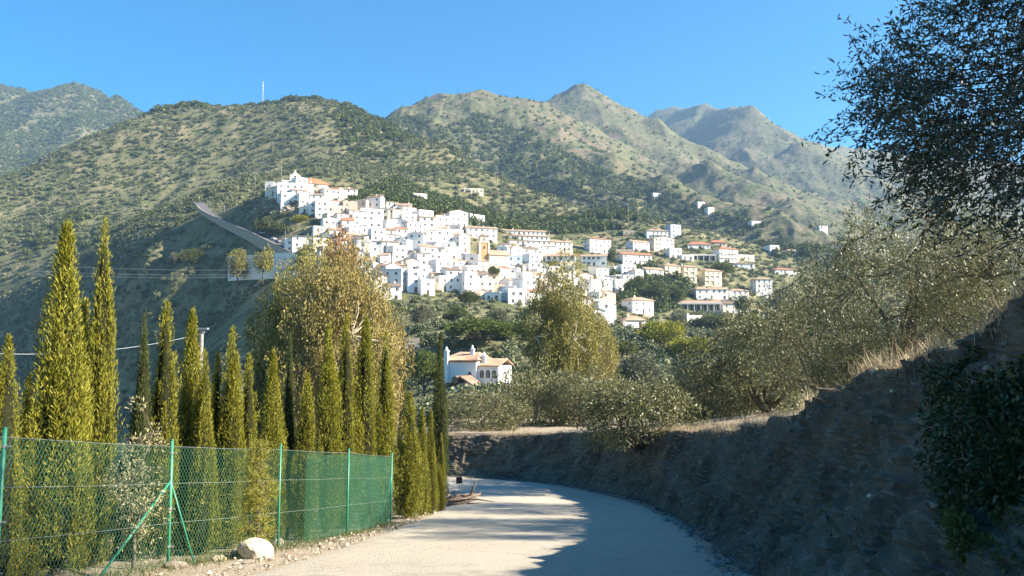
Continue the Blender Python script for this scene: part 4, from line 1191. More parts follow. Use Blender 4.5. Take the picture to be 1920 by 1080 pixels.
def house(label, pos, w, d, st, yaw, colour="white", roof="flat", tile="clay", rise=1.6, sh=2.9, wind=True, name="house", cat="house", group=None, arch=False, balc=False, seed=0, gap=3.0, door=True, wh=1.15, ww=0.95, chim=None, found=5.0):
    rng = random.Random(seed)
    h = st * sh
    o = link(name, None, None, tuple(pos), (0, 0, yaw)); tag(o, label, cat, group)
    link("wall", WALLM[colour], o, (0, 0, -found), None, (w, d, h + found))
    if roof == "flat": ro = link("roof", FLATM[colour], o, (0, 0, h), None, (w * 1.004, d * 1.004, 1.0))
    elif roof == "hip": ro = link("roof", HIPM[tile], o, (0, 0, h), None, (w, d, rise))
    else: ro = link("roof", gab(tile, colour, {"gable_x": 'x', "gable_y": 'y', "shed": 's'}[roof]), o, (0, 0, h), None, (w, d, rise))
    if (chim if chim is not None else rng.random() < 0.45): link("chimney", CHIM, o, (rng.uniform(-0.35, 0.35) * w, 0.1 * d, h + (0.6 if roof == "flat" else rise * 0.75)), under=ro)
    tocam = math.atan2(-pos[1], -pos[0])
    if wind:
        for face, L, off, ang in (("f", w, d / 2, 0.0), ("r", d, w / 2, math.pi / 2), ("l", d, w / 2, -math.pi / 2)):
            nx, ny = math.sin(yaw + ang), -math.cos(yaw + ang)
            if nx * math.cos(tocam) + ny * math.sin(tocam) < 0.12: continue
            n = max(1, int((L - 1.0) / gap)); has_door = False
            for s in range(st):
                for k in range(n):
                    if rng.random() < (0.14 if face == "f" else 0.4): continue
                    u = (k + 0.5) / n * (L - 0.8) - (L - 0.8) / 2 + rng.uniform(-0.25, 0.25)
                    loc = Matrix.Rotation(ang, 3, 'Z') @ Vector((u, -off, 0))
                    if s == 0 and face == "f" and door and not has_door and k >= n // 2:
                        has_door = True; link("door", DOOR, o, (loc.x, loc.y, 0.05), (0, 0, ang), (1.1, 1, 2.1)); continue
                    sc = rng.choice((0.8, 1.0, 1.0, 1.15))
                    link("window", ARCH if arch else WIN, o, (loc.x, loc.y, s * sh + 1.0), (0, 0, ang), (ww * sc, 1, wh * (1.45 if arch else 1)))
                    if balc and s > 0 and face == "f": link("balcony", BALC, o, (loc.x, loc.y, s * sh + 0.02), (0, 0, ang), (gap * 0.8, 1, 1))
    return o

def inside(poly, x, y):
    c = False; j = len(poly) - 1
    for i in range(len(poly)):
        xi, yi = poly[i]; xj, yj = poly[j]
        if (yi > y) != (yj > y) and x < (xj - xi) * (y - yi) / (yj - yi) + xi: c = not c
        j = i
    return c
CORE = [(500,372),(520,356),(560,352),(620,362),(700,380),(740,396),(830,408),(900,424),(1010,448),(1055,470),(1060,505),(1120,516),(1215,530),(1205,552),(1140,556),(1150,612),(1115,610),(1090,590),(1040,575),(960,574),(900,560),(800,560),(740,566),(700,560),(660,530),(640,505),(600,486),(535,476),(545,452),(600,432),(590,405),(540,392)]
rowsy = list(np.arange(362, 615, 12.5))
row_names = ["topmost", "second", "third", "fourth", "fifth", "sixth", "seventh", "eighth", "ninth", "tenth", "eleventh", "twelfth", "thirteenth", "fourteenth", "fifteenth", "sixteenth", "seventeenth", "eighteenth", "nineteenth", "twentieth", "lowest"]
def ordinal(n): return {1: "first", 2: "second", 3: "third", 4: "fourth", 5: "fifth", 6: "sixth", 7: "seventh", 8: "eighth", 9: "ninth", 10: "tenth", 11: "eleventh", 12: "twelfth", 13: "thirteenth"}.get(n, f"{n}th")
rg = random.Random(12)
KEEP_OUT = [(870,1060,428,478),(1015,1140,478,503),(890,925,468,505),(540,600,330,362),(540,600,440,470)]
RED_ROOFED = []
for ri, ry in enumerate(rowsy):
    x = 480 + rg.uniform(0, 14); cnt = 0
    while x < 1230:
        py = ry + rg.uniform(-4, 4); step = rg.uniform(20, 33)
        if inside(CORE, x, py) and not any(a < x < b and c < py < d_ for a, b, c, d_ in KEEP_OUT):
            hit = ray_hill(x, py)
            if hit is not None and 240 < hit[1] < 620:
                cnt += 1; dd = hit[1]
                w = step / F * dd * rg.uniform(0.85, 1.2); dp = rg.uniform(5.5, 8.5); st = rg.choice((1, 2, 2, 2, 2, 3))
                yaw = math.radians(rg.choice((22, 30, 38, 12, -8, 26)) + rg.uniform(-8, 8))
                col = rg.choices(("white", "cream", "pinkish", "pale blue", "bare concrete"), (84, 7, 4, 2, 3))[0]
                roof = rg.choices(("flat", "shed", "gable_x", "gable_y"), (50, 16, 20, 14))[0]; tile = rg.choices(("clay", "red", "brown"), (62, 10, 28))[0]
                tn = {"clay": "clay", "red": "red", "brown": "brown"}[tile]; rname = {"flat": "flat roof", "shed": f"single-pitch {tn} roof", "gable_x": f"{tn} tile roof", "gable_y": f"{tn} gable roof"}[roof]
                stn = {1: "one-storey", 2: "two-storey", 3: "three-storey"}[st]
                lab = f"{col} {stn} house with {rname}, {ordinal(cnt)} from left in {row_names[ri]} row down"
                house(lab, (hit[0], hit[1] + dp * 0.4, hit[2] - 0.3), w, dp, st, yaw, col, roof, tile, rg.uniform(0.9, 1.7), 2.8, group="houses of the white village", seed=ri * 100 + cnt, gap=2.6)
        x += step
# long stepped terraces of row houses
def row_house(label, px0, px1, py, st, yaw, depth=8, **kw):
    a = ray_hill((px0 + px1) / 2, py); w = (px1 - px0) / F * a[1] / math.cos(yaw)
    return house(label, (a[0], a[1] + depth * 0.4, a[2] - 0.2), w, depth, st, yaw, **kw)
Y_ = math.radians
ROWH = [("long white terrace row, top one under the green slope", 872, 928, 447, 2, Y_(18), dict(roof="gable_x", tile="clay", rise=1.3)),
 ("long white terrace row with pink tiles, topmost of the stepped rows", 930, 1020, 442, 1, Y_(14), dict(roof="gable_x", tile="clay", rise=1.2)),
 ("long white terrace row, second of the stepped rows", 925, 1028, 451, 1, Y_(14), dict(roof="gable_x", tile="clay", rise=1.1)),
 ("long white terrace row, third of the stepped rows", 922, 1034, 460, 1, Y_(14), dict(roof="shed", tile="brown", rise=1.0)),
 ("long white terrace row, fourth of the stepped rows", 925, 1040, 469, 1, Y_(14), dict(roof="shed", tile="clay", rise=1.0)),
 ("long white terrace row, lowest of the stepped rows with planted forecourts", 930, 1015, 478, 1, Y_(14), dict(roof="flat")),
 ("white house with pink tiles between the stepped rows and the four-storey block", 1032, 1070, 472, 2, Y_(16), dict(roof="gable_x", tile="clay", rise=1.2)),
 ("pink-roofed house above the arcaded apartments", 1033, 1064, 484, 1, Y_(10), dict(roof="gable_x", tile="clay", rise=1.2, colour="cream")),
 ("long two-storey apartment house with dark arches, left half", 1024, 1080, 500, 2, Y_(-6), dict(roof="gable_x", tile="clay", rise=1.5, arch=True, gap=2.6, wh=1.3, ww=1.5)),
 ("long two-storey apartment house with dark openings, right half", 1081, 1138, 499, 2, Y_(-4), dict(roof="gable_x", tile="clay", rise=1.3, gap=2.6, wh=1.4, ww=1.4)),
 ("white four-storey block with red roof terraces above the arcaded apartments", 1100, 1142, 474, 3, Y_(24), dict(roof="hip", tile="red", rise=1.2)),
 ("low grey shed left of the long pink-roofed house", 1152, 1184, 478, 1, Y_(12), dict(roof="flat", colour="bare concrete", wind=False)),
 ("white house with a bright gable on the right above the grey shed", 1180, 1214, 470, 2, Y_(30), dict(roof="gable_x", tile="clay", rise=1.7)),
 ("long house with pink roof and bright right gable", 1162, 1220, 495, 2, Y_(20), dict(roof="gable_x", tile="red", rise=1.5)),
 ("white villa with balconies under the ridge, highest on the right", 1210, 1252, 448, 2, Y_(10), dict(roof="hip", tile="clay", rise=1.6, balc=True)),
 ("tall narrow pale house right of the highest villa", 1253, 1274, 446, 3, Y_(20), dict(roof="flat", colour="pale blue")),
 ("bare unfinished brown house left of the highest villa", 1166, 1188, 442, 1, Y_(10), dict(roof="flat", colour="bare concrete")),
 ("cream house with stair tower left of the white block on the right", 1222, 1262, 470, 3, Y_(18), dict(roof="gable_y", tile="clay", rise=1.5, colour="cream")),
 ("white house with terrace below the cream stair-tower house", 1252, 1276, 484, 2, Y_(14), dict(roof="flat")),
 ("low white house with terrace wall right of the white terrace house", 1276, 1300, 488, 1, Y_(8), dict(roof="flat")),
 ("wide white villa with terracotta roof, upper left of the red-roof complex", 1288, 1332, 466, 1, Y_(6), dict(roof="hip", tile="red", rise=2.4)),
 ("dark red roofed pavilion, right of the wide terracotta villa", 1330, 1362, 462, 1, Y_(6), dict(roof="hip", tile="red", rise=2.2, colour="pinkish")),
 ("white three-storey hotel block with balconies at the red-roof complex", 1343, 1382, 492, 3, Y_(22), dict(roof="hip", tile="red", rise=1.6, balc=True, gap=2.6)),
 ("white annex right of the three-storey hotel block", 1380, 1412, 488, 1, Y_(20), dict(roof="flat", colour="cream")),
 ("long low white house with three small windows under the hotel annex", 1372, 1414, 502, 1, Y_(6), dict(roof="shed", tile="clay", rise=1.1)),
 ("small white cube house on the far right slope", 1439, 1459, 476, 2, Y_(20), dict(roof="flat")),
 ("low white house with wide pink roof right of the small cube house", 1472, 1502, 478, 1, Y_(14), dict(roof="hip", tile="clay", rise=1.8)),
 ("white bungalow with dark red roof and garden terrace on the far right", 1448, 1492, 514, 1, Y_(12), dict(roof="hip", tile="red", rise=1.5)),
 ("yellow three-storey apartment block with balconies, left of three", 1241, 1272, 526, 3, Y_(24), dict(roof="hip", tile="clay", rise=1.5, colour="yellow", balc=True)),
 ("yellow three-storey apartment block with balconies, middle of three", 1277, 1304, 528, 3, Y_(20), dict(roof="hip", tile="clay", rise=1.4, colour="yellow", balc=True)),
 ("yellow three-storey apartment block with balconies, right of three", 1315, 1350, 536, 3, Y_(24), dict(roof="hip", tile="clay", rise=1.6, colour="yellow", balc=True)),
 ("white row house left of the yellow apartment blocks", 1205, 1240, 524, 2, Y_(24), dict(roof="gable_x", tile="clay", rise=1.5)),
 ("white four-storey building with paired arched windows on the right", 1415, 1447, 560, 4, Y_(8), dict(roof="hip", tile="clay", rise=1.4, arch=True, gap=2.8)),
 ("white annex of the four-storey building", 1447, 1476, 560, 1, Y_(10), dict(roof="flat")),
 ("white house with three arched windows above the arcades", 1330, 1364, 562, 2, Y_(6), dict(roof="gable_x", tile="clay", rise=1.3, arch=True, gap=2.4)),
 ("white house with balcony right of the three arched windows", 1366, 1402, 564, 2, Y_(14), dict(roof="hip", tile="clay", rise=1.3, balc=True)),
 ("pale house with pink roof left of the three arched windows", 1302, 1330, 562, 2, Y_(10), dict(roof="hip", tile="clay", rise=1.4)),
 ("white house under the right end of the arcades", 1352, 1402, 590, 2, Y_(10), dict(roof="gable_x", tile="brown", rise=1.3)),
 ("white square house with pyramid roof below the grove on the right", 1176, 1219, 588, 2, Y_(30), dict(roof="hip", tile="clay", rise=1.7)),
 ("tall white house beside the tall eucalyptus, right of its trunk", 1118, 1148, 610, 3, Y_(10), dict(roof="flat")),
 ("grey-white house with pink pyramid roof above the lime-green trees", 1168, 1206, 614, 1, Y_(14), dict(roof="hip", tile="clay", rise=1.9)),
 ("white flat house in front of the dark bluish tree", 1278, 1310, 606, 1, Y_(30), dict(roof="flat")),
 ("white house on the wooded slope above the village centre", 744, 776, 362, 1, Y_(20), dict(roof="hip", tile="clay", rise=1.5)),
 ("small white house lower right of the wooded slope house", 770, 795, 382, 2, Y_(26), dict(roof="flat")),
 ("pale low house among bushes above the terrace rows", 868, 905, 362, 1, Y_(10), dict(roof="flat", colour="cream")),
 ("cream low house with long wall above the village right of centre", 838, 860, 392, 1, Y_(20), dict(roof="flat", colour="cream")),
 ("large white house with arched windows at the upper left corner of the village", 512, 538, 370, 2, Y_(8), dict(roof="gable_x", tile="clay", rise=1.0, arch=True, gap=2.4)),
 ("pale blue-shaded house at the far upper left of the village", 497, 513, 364, 2, Y_(2), dict(roof="flat")),
 ("long white house under the red-roofed hall", 542, 582, 368, 2, Y_(18), dict(roof="flat")),
 ("hall with long red tiled roof near the village top", 565, 606, 354, 1, Y_(30), dict(roof="hip", tile="red", rise=3.6, wind=False)),
 ("long white house with brown roof and small windows by the road", 546, 590, 466, 2, Y_(14), dict(roof="shed", tile="brown", rise=1.2)),
 ("ruined brown stone hut among shrubs left of the villa", 752, 784, 664, 1, Y_(8), dict(roof="flat", colour="bare concrete", depth=5)),
]
for k, (lab, a, b, py, st, yw, kw) in enumerate(ROWH):
    dpth = kw.pop("depth", 8); row_house(lab, a, b, py, st, yw, dpth, seed=900 + k, **({"gap": 2.8} | kw))
# scattered far houses on the slopes behind the village
def far_ray(px, py):
    r = ray(px, py); d = np.arange(640.0, 2600.0, 3.0); x = r[0] / r[1] * d; z = r[2] / r[1] * d
    hh = np.maximum(bil(MTAB, MTX, MTY, x, d), np.where(d < 1040, hill(x, np.minimum(d, 1040)), -1e3)); i = np.nonzero(hh >= z)[0]
    i = i[0]; return np.array((x[i], d[i], float(hh[i])))
MTX = np.linspace(-1750, 1500, 400); MTY = np.linspace(640, 2700, 260); MTAB = mount_raw(*np.meshgrid(MTX, MTY))
for k, (px_, py, w, lab) in enumerate([(1230, 372, 11, "lone white farmhouse on the dark wooded slope"), (1312, 388, 9, "small white hut on the terraced slope above the red-roof complex"), (1330, 398, 8, "tiny white hut right of the small white hut"),
        (1415, 426, 12, "white house on the bare spur at the right"), (1540, 432, 10, "white house at the low end of the bare spur"), (400, 372, 8, "long pale shed above the village road on the far slope")]):
    q = far_ray(px_, py); house(lab, q + np.array((0, 0, 0.6)), w, 7, 1, Y_(20), "white", "flat", seed=700 + k, gap=3.5, found=8)

# rock outcrop at the left end of the village
r = np.random.default_rng(66); pts = []; sz = []
for k in range(240):
    q = ray_hill(468 + 92 * r.random(), 372 + 30 * r.random())
    if q is None: continue
    s = 0.5 + 1.5 * r.random() ** 2; pts.append(q + np.array((0, 0, 0.2 * s))); sz.append(s)
rubble("rock_outcrop", pts, sz, 16, [M_STONE, M_STONE2, M_STONE2], "brown broken rocks of the outcrop left of the village")
# church tower and chapel
q = ray_hill(905, 498); t = link("church", None, None, tuple(q), (0, 0, Y_(22))); tag(t, "ochre brick church tower with cream corner in the village centre", "church")
mb = MB(); mb.box(-2.2, 2.2, -2.2, 2.2, -4, 10.5); link("tower", mb.mesh("tower", [M_OCHRE]), t)
for sx in (-1, 1):
    mb = MB(); mb.box(sx * 2.21 - 0.35, sx * 2.21 + 0.35, -2.45, -1.75, -3, 10.3); link("corner_pilaster", mb.mesh("corner_pilaster", [M_CREAM]), t)
mb = MB(); mb.box(-2.5, 2.5, -2.5, 2.5, 10.501, 10.95); link("cornice", mb.mesh("cornice", [M_CREAM]), t)
mb = MB(); mb.box(-1.7, 1.7, -1.7, 1.7, 10.951, 13.2); link("belfry", mb.mesh("belfry", [M_CREAM]), t)
mb = MB(); mb.add([(-2, -2, 13.201), (2, -2, 13.201), (2, 2, 13.201), (-2, 2, 13.201), (0, 0, 15.2)], [(0, 1, 4), (1, 2, 4), (2, 3, 4), (3, 0, 4), (3, 2, 1, 0)]); link("roof", mb.mesh("roof", [M_TILEB]), t)
for a in (0, math.pi / 2, -math.pi / 2):
    v = Matrix.Rotation(a, 3, 'Z') @ Vector((0, -2.2, 0)); link("window", ARCH, t, (v.x, v.y, 7.2), (0, 0, a), (0.9, 1, 1.8))
    v = Matrix.Rotation(a, 3, 'Z') @ Vector((0, -1.7, 0)); link("window", ARCH, t, (v.x, v.y, 11.2), (0, 0, a), (0.8, 1, 1.5))
mb = MB(); mb.box(2.3, 12, -3.2, 3.2, -4, 5.0); link("wall", mb.mesh("wall", [M_CREAM]), t)
link("roof", gable(M_TILE, M_CREAM, 'x'), t, (7.2, 0, 5.0), None, (9.8, 6.6, 2.4))
q = ray_hill(553, 337); t = link("chapel", None, None, tuple(q), (0, 0, Y_(20))); tag(t, "cream chapel with stepped pointed gable at the top of the village", "chapel")
mb = MB(); mb.box(-3.6, 3.6, -2.5, 2.5, -4, 2.6); link("wall", mb.mesh("wall", [M_CREAM]), t)
mb = MB(); mb.add([(-2.6, -2.52, 2.6), (2.6, -2.52, 2.6), (0.5, -2.52, 4.6), (0.5, -2.52, 5.6), (0, -2.52, 6.4), (-0.5, -2.52, 5.6), (-0.5, -2.52, 4.6)] + [(-2.6, -1.9, 2.6), (2.6, -1.9, 2.6), (0.5, -1.9, 4.6), (0.5, -1.9, 5.6), (0, -1.9, 6.4), (-0.5, -1.9, 5.6), (-0.5, -1.9, 4.6)],
    [(0, 1, 2, 3, 4, 5, 6), (13, 12, 11, 10, 9, 8, 7)] + [(i, i + 7, (i + 1) % 7 + 7, (i + 1) % 7) for i in range(7)]); link("bell_gable", mb.mesh("bell_gable", [M_WHITE]), t)
link("roof", gable(M_TILE, M_CREAM, 'y'), t, (0, 0.4, 2.6), None, (7.0, 4.6, 1.6)); link("door", DOOR, t, (0, -2.52, 0.0), None, (1.4, 1, 2.2))
link("window", ARCH, t, (2.3, -2.52, 0.9), None, (0.7, 1, 1.1))

# arcaded concrete buildings on the right
def arcade(label, px0, px1, py, storeys, nb, yaw):
    a = ray_hill((px0 + px1) / 2, py); w = (px1 - px0) / F * a[1] / math.cos(yaw); o = link("arcaded_building", None, None, tuple(a), (0, 0, yaw)); tag(o, label, "building")
    mb = MB(); mb.box(-w / 2, w / 2, 3.0, 10, -5, 4.2 * storeys); link("wall", mb.mesh("wall", [M_IRON if False else M_RAW]), o)
    mb = MB(); mb.box(-w / 2, w / 2, -0.2, 2.99, -8, -0.01); link("plinth", mb.mesh("plinth", [M_RAW]), o)
    for s in range(storeys):
        mb = MB(); mb.box(-w / 2 - 0.2, w / 2 + 0.2, -0.4, 2.99, 4.2 * s + 3.5, 4.2 * s + 4.2); link("floor_slab", mb.mesh("floor_slab", [M_WHITE]), o)
        for k in range(nb + 1):
            x = -w / 2 + 0.25 + (w - 0.5) * k / nb; mb = MB(); mb.box(x - 0.22, x + 0.22, -0.2, 0.24, 4.2 * s + 0.002, 4.2 * s + 3.498); link("column", mb.mesh("column", [M_WHITE]), o)
        for k in range(nb):
            x = -w / 2 + 0.25 + (w - 0.5) * (k + 0.5) / nb; link("window", WIN, o, (x, 2.97, 4.2 * s + 0.4), None, (w / nb * 0.86, 1, 2.8))
    link("roof", gab("clay", "white", 's'), o, (0, 5.5, 4.2 * storeys), None, (w, 10, 1.6))
arcade("long white arcaded building with dark openings between slim columns", 1252, 1352, 584, 1, 8, Y_(-2))
arcade("red-roofed arcaded building with dark openings left of the hotel block", 1296, 1343, 490, 1, 4, Y_(0))

# ------------------------------------------------------------------ village road, walls, lamps and cars
M_ASPH = plain_mat("asphalt", (0.09, 0.09, 0.095), 0.9, 0.15, 0.5)
M_STEEL = plain_mat("lamp_steel", (0.28, 0.30, 0.33), 0.5, 0.1, 3.0, metallic=0.5)
rpx = [(372, 392, 452), (390, 398, 443), (420, 412, 430), (450, 428, 415), (480, 446, 400), (505, 459, 388), (530, 467, 378), (555, 471, 372)]
rc = catmull([P(*c) for c in rpx], 8)
tt_ = np.linspace(-1, 1, len(rc)); want = np.maximum(rc[:, 2], np.array([float(hill(q[0], q[1])) for q in rc]) + 0.2); rc[:, 2] = np.polyval(np.polyfit(tt_, want, 2), tt_)
T2 = np.gradient(rc[:, :2], axis=0); T2 /= np.linalg.norm(T2, axis=1)[:, None]; N2 = np.column_stack([T2[:, 1], -T2[:, 0]]); N2 *= np.sign(-(N2[:, 1:2]))   # towards the valley
Lf = rc.copy(); Lf[:, :2] += N2 * 3.2; Rt = rc.copy(); Rt[:, :2] -= N2 * 3.8
V = np.stack([Lf + (0, 0, 1.0), Rt + (0, 0, 1.0)], 1).reshape(-1, 3); o = link("village_road", np_mesh("village_road", V, grid_faces(len(rc), 2), 4, [M_ASPH], smooth_shade=True)); tag(o, kind="structure")
def wall_strip(name, pts, thick, zlo, zhi, mat, nrm, label, zlo0=None):
    mb = MB(); n = len(pts); vs = []; lo1 = zlo
    for i_, (p, q) in enumerate(zip(pts, nrm)):
        if zlo0 is not None: zlo = zlo0 + (lo1 - zlo0) * i_ / (n - 1)
        a = np.array(p); b = a.copy(); b[:2] += q * thick
        vs += [(a[0], a[1], a[2] + zlo), (b[0], b[1], b[2] + zlo), (b[0], b[1], b[2] + zhi), (a[0], a[1], a[2] + zhi)]
    fs = []
    for i in range(n - 1):
        for k in range(4): fs.append((i * 4 + k, i * 4 + (k + 1) % 4, (i + 1) * 4 + (k + 1) % 4, (i + 1) * 4 + k))
    fs += [(0, 1, 2, 3), tuple(reversed([(n - 1) * 4 + k for k in range(4)]))]
    mb.add(vs, fs); mb2 = mb.mesh(name, [mat]); o = link(name, mb2); tag(o, label, "wall"); return o
wall_strip("retaining_wall", Lf[4:], 0.5, -6, 1.7, plain_mat("stone_wall", (0.34, 0.29, 0.23), 0.95, 0.25, 1.0), N2[4:], "pale stone retaining wall with parapet below the sloping village road", zlo0=-0.6)
a = ray_hill(430, 497); wl = [P(px_, py, d) for px_, py, d in ((428, 487, 338), (470, 484, 332), (520, 481, 326), (565, 479, 320), (600, 478, 316))]
wall_strip("white_wall", np.array(wl), 0.4, -9, 1.4, M_WHITE, np.tile(np.array((0.2, 0.98)), (5, 1)), "long whitewashed wall in shade below the village road")
def lamp_post(base, h, label, head=0.7):
    o = link("street_lamp", None, None, tuple(base)); tag(o, label, "street lamp", "street lamps of the village road")
    mb = MB(); mb.tube([(0, 0, -0.5), (0, 0, h * 0.6), (0, 0, h)], [0.12, 0.09, 0.06], 8); link("pole", mb.mesh("pole", [M_STEEL], True), o)
    mb = MB(); mb.tube([(0, 0, h - 0.05), (0.4, -0.1, h + 0.12), (0.9, -0.2, h + 0.15)], 0.045, 6); link("arm", mb.mesh("arm", [M_STEEL], True), o)
    mb = MB(); mb.box(0.8, 0.8 + head, -0.35, -0.05, h + 0.08, h + 0.22); link("lamp_head", mb.mesh("lamp_head", [M_STEEL]), o)
for i, wd in ((4, "highest street lamp on the sloping village road"), (13, "second street lamp down the sloping village road"), (24, "third street lamp down the sloping village road"), (35, "fourth street lamp down the village road, above the parked cars"), (45, "lowest street lamp of the village road beside the houses")):
    b = Rt[i] + (0, 0, 1.0); lamp_post(b, 8.0, wd)
def car_meshes(col):
    m = plain_mat("car_paint", col, 0.3, 0.02, 1.0, spec=0.5)
    mb = MB(); prof = [(-2.1, 0.3), (2.05, 0.3), (2.1, 0.7), (1.95, 0.85), (0.9, 0.95), (-1.9, 0.98), (-2.1, 0.85)]
    n = len(prof); mb.add([(x, -0.85, z) for x, z in prof] + [(x, 0.85, z) for x, z in prof], [tuple(range(n)), tuple(reversed(range(n, 2 * n)))] + [(i, i + n, (i + 1) % n + n, (i + 1) % n) for i in range(n)])
    body = mb.mesh("body", [m])
    mb = MB(); pr = [(-1.75, 0.97), (0.95, 0.95), (0.35, 1.45), (-1.35, 1.48)]
    mb.add([(x, -0.72 if z > 1.2 else -0.82, z) for x, z in pr] + [(x, 0.72 if z > 1.2 else 0.82, z) for x, z in pr], [(0, 1, 2, 3), (7, 6, 5, 4)] + [(i, i + 4, (i + 1) % 4 + 4, (i + 1) % 4) for i in range(4)]); cab = mb.mesh("cabin", [M_PANE])
    mb = MB(); mb.add([(-1.3, -0.68, 1.482), (0.33, -0.68, 1.455), (0.33, 0.68, 1.455), (-1.3, 0.68, 1.482), (-1.28, -0.66, 1.54), (0.28, -0.66, 1.51), (0.28, 0.66, 1.51), (-1.28, 0.66, 1.54)], [(4, 5, 6, 7), (0, 1, 5, 4), (1, 2, 6, 5), (2, 3, 7, 6), (3, 0, 4, 7)]); rf = mb.mesh("roof", [m])
    return body, cab, rf
mb = MB(); mb.tube([(0, -0.1, 0), (0, 0.1, 0)], 0.31, 12); WHEEL = mb.mesh("wheel", [M_BLACK], True)
def car(pos, yaw, col, label, group="cars parked by the village road"):
    o = link("parked_car", None, None, tuple(pos), (0, 0, yaw)); tag(o, label, "car", group)
    for nme, me in zip(("body", "cabin", "roof"), car_meshes(col)): link(nme, me, o)
    for x in (-1.3, 1.3):
        for y in (-0.78, 0.78): link("wheel", WHEEL, o, (x, y, 0.31))
for i, col, off, lab in ((33, (0.6, 0.62, 0.65), 2.0, "silver car, uppermost of those parked on the village road"), (37, (0.1, 0.12, 0.2), 1.9, "dark blue car below the uppermost silver car"), (40, (0.75, 0.75, 0.75), 2.0, "white car in the middle of the parked row"),
        (43, (0.3, 0.32, 0.35), 1.9, "grey car next to the lowest street lamp"), (47, (0.72, 0.72, 0.74), 1.9, "white car nearest the brown-roofed house"), (51, (0.05, 0.05, 0.06), 2.0, "black car at the low end of the village road")):
    b = rc[min(i, len(rc) - 1)].copy(); nn = N2[min(i, len(rc) - 1)]; b[:2] -= nn * off; b[2] += 1.0; tg = T2[min(i, len(rc) - 1)]; car(b, math.atan2(tg[1], tg[0]), col, lab)

# single pines along the skyline of the village hill
def crest_y(px_): return float(np.interp(px_, [c[0] for c in CREST], [c[2] for c in CREST]))
wl_ = ["next to the radio mast on its left", "second left of the radio mast", "third left of the radio mast", "fourth left of the radio mast", "fifth left of the radio mast", "sixth left of the radio mast"]
wr_ = ["next to the radio mast on its right", "second right of the radio mast", "third right of the radio mast", "fourth right of the radio mast", "fifth right of the radio mast", "sixth right of the radio mast", "seventh right of the radio mast", "eighth right of the radio mast"]
for px_, wpx, hpx, wd in list(zip((464, 452, 432, 400, 345, 285), (15, 11, 12, 10, 14, 13), (14, 11, 10, 9, 12, 11), wl_)) + list(zip((512, 548, 562, 586, 606, 632, 665, 690), (16, 11, 10, 11, 14, 13, 12, 10), (10, 11, 9, 12, 11, 10, 11, 10), wr_)):
    dd = crest_y(px_); xx = (px_ - 960) / F * dd; s_ = dd / F; simple_tree("pine_tree", f"pine on the skyline of the village hill, {wd}", "tree", xx, dd, float(hill(xx, dd)) - 0.4, PINE[0], PINE[1], px_, (wpx * s_, wpx * s_, hpx * s_ * 1.15), "pines on the skyline")
# radio mast on the hill crest
q = P(492, 212, 899); q[2] = float(hill(q[0], q[1])) - 1; t = link("radio_mast", None, None, tuple(q)); tag(t, "tall thin lattice radio mast on the crest of the village hill", "mast")
mh = 34.0
legs = [(0.9 * math.cos(a), 0.9 * math.sin(a)) for a in (0.3, 2.4, 4.5)]
for lx, ly in legs:
    mb = MB(); mb.tube([(lx, ly, 0), (lx * 0.35, ly * 0.35, mh)], 0.13, 5); link("leg", mb.mesh("leg", [M_STEEL]), t)
mb = MB()
for k in range(22):
    z0 = mh * k / 22; z1 = mh * (k + 1) / 22; f0 = 1 - 0.65 * k / 22; f1 = 1 - 0.65 * (k + 1) / 22
    for i in range(3):
        a, b = legs[i], legs[(i + 1) % 3]; mb.tube([(a[0] * f0, a[1] * f0, z0), (b[0] * f1, b[1] * f1, z1)], 0.06, 4, caps=False)
link("bracing", mb.mesh("bracing", [M_STEEL]), t)
mb = MB(); mb.tube([(0, 0, mh - 0.5), (0, 0, mh + 4)], 0.08, 5); link("antenna", mb.mesh("antenna", [M_STEEL]), t)
for zz in (25, 29):
    mb = MB(); mb.tube([(0.5, -0.5, zz), (0.6, -0.9, zz)], [0.3, 0.7], 10); link("dish", mb.mesh("dish", [M_WHITE]), t)
# cross post by the chapel and far power poles
def pole(px_, py, top, far, label, arm=1.6, rad=0.14):
    q = far_ray(px_, py) if far else ray_hill(px_, py); h = P(px_, top, q[1])[2] - q[2]
    o = link("power_pole", None, None, tuple(q)); tag(o, label, "pole")
    mb = MB(); mb.tube([(0, 0, -1), (0, 0, h)], [rad * 1.3, rad], 7); link("shaft", mb.mesh("shaft", [M_CONC], True), o)
    mb = MB(); mb.box(-arm, arm, -0.12, 0.12, h - 0.9, h - 0.65); link("crossarm", mb.mesh("crossarm", [M_STEEL]), o)
pole(527, 336, 313, False, "pale post with crossarm left of the chapel", 1.2, 0.2)
pole(478, 352, 328, False, "slim pole at the upper left corner of the village")
pole(1030, 455, 432, False, "pale pole above the stepped terrace rows")
pole(1178, 430, 382, False, "thin pole on the slope above the highest right-hand villa")

# near lamp post beside the thin-spired cypress with its cable
q = P(379, 618, 30.0); bz = gz(q[0], q[1]); o = link("lamp_post", None, None, (q[0], q[1], bz)); tag(o, "pale lamp post rising between the cypresses left of centre", "lamp post")
hh = q[2] - bz
mb = MB(); mb.tube([(0, 0, -0.5), (0, 0, hh)], [0.085, 0.06], 9); link("pole", mb.mesh("pole", [M_CONC], True), o)
mb = MB(); mb.box(-0.18, 0.22, -0.12, 0.12, hh, hh + 0.07); mb.tube([(0.02, 0, hh - 0.15), (0.02, 0, hh)], [0.07, 0.12], 8); link("lamp_head", mb.mesh("lamp_head", [M_STEEL]), o)
def cable(a, b, sag, rad, label, name="power_line"):
    a = np.array(a); b = np.array(b); t = np.linspace(0, 1, 25); p = a[None] * (1 - t[:, None]) + b[None] * t[:, None]; p[:, 2] -= sag * 4 * t * (1 - t)
    mb = MB(); mb.tube([tuple(v) for v in p], rad, 5); o = link(name, mb.mesh(name, [M_STEEL], True)); tag(o, label, "cable")
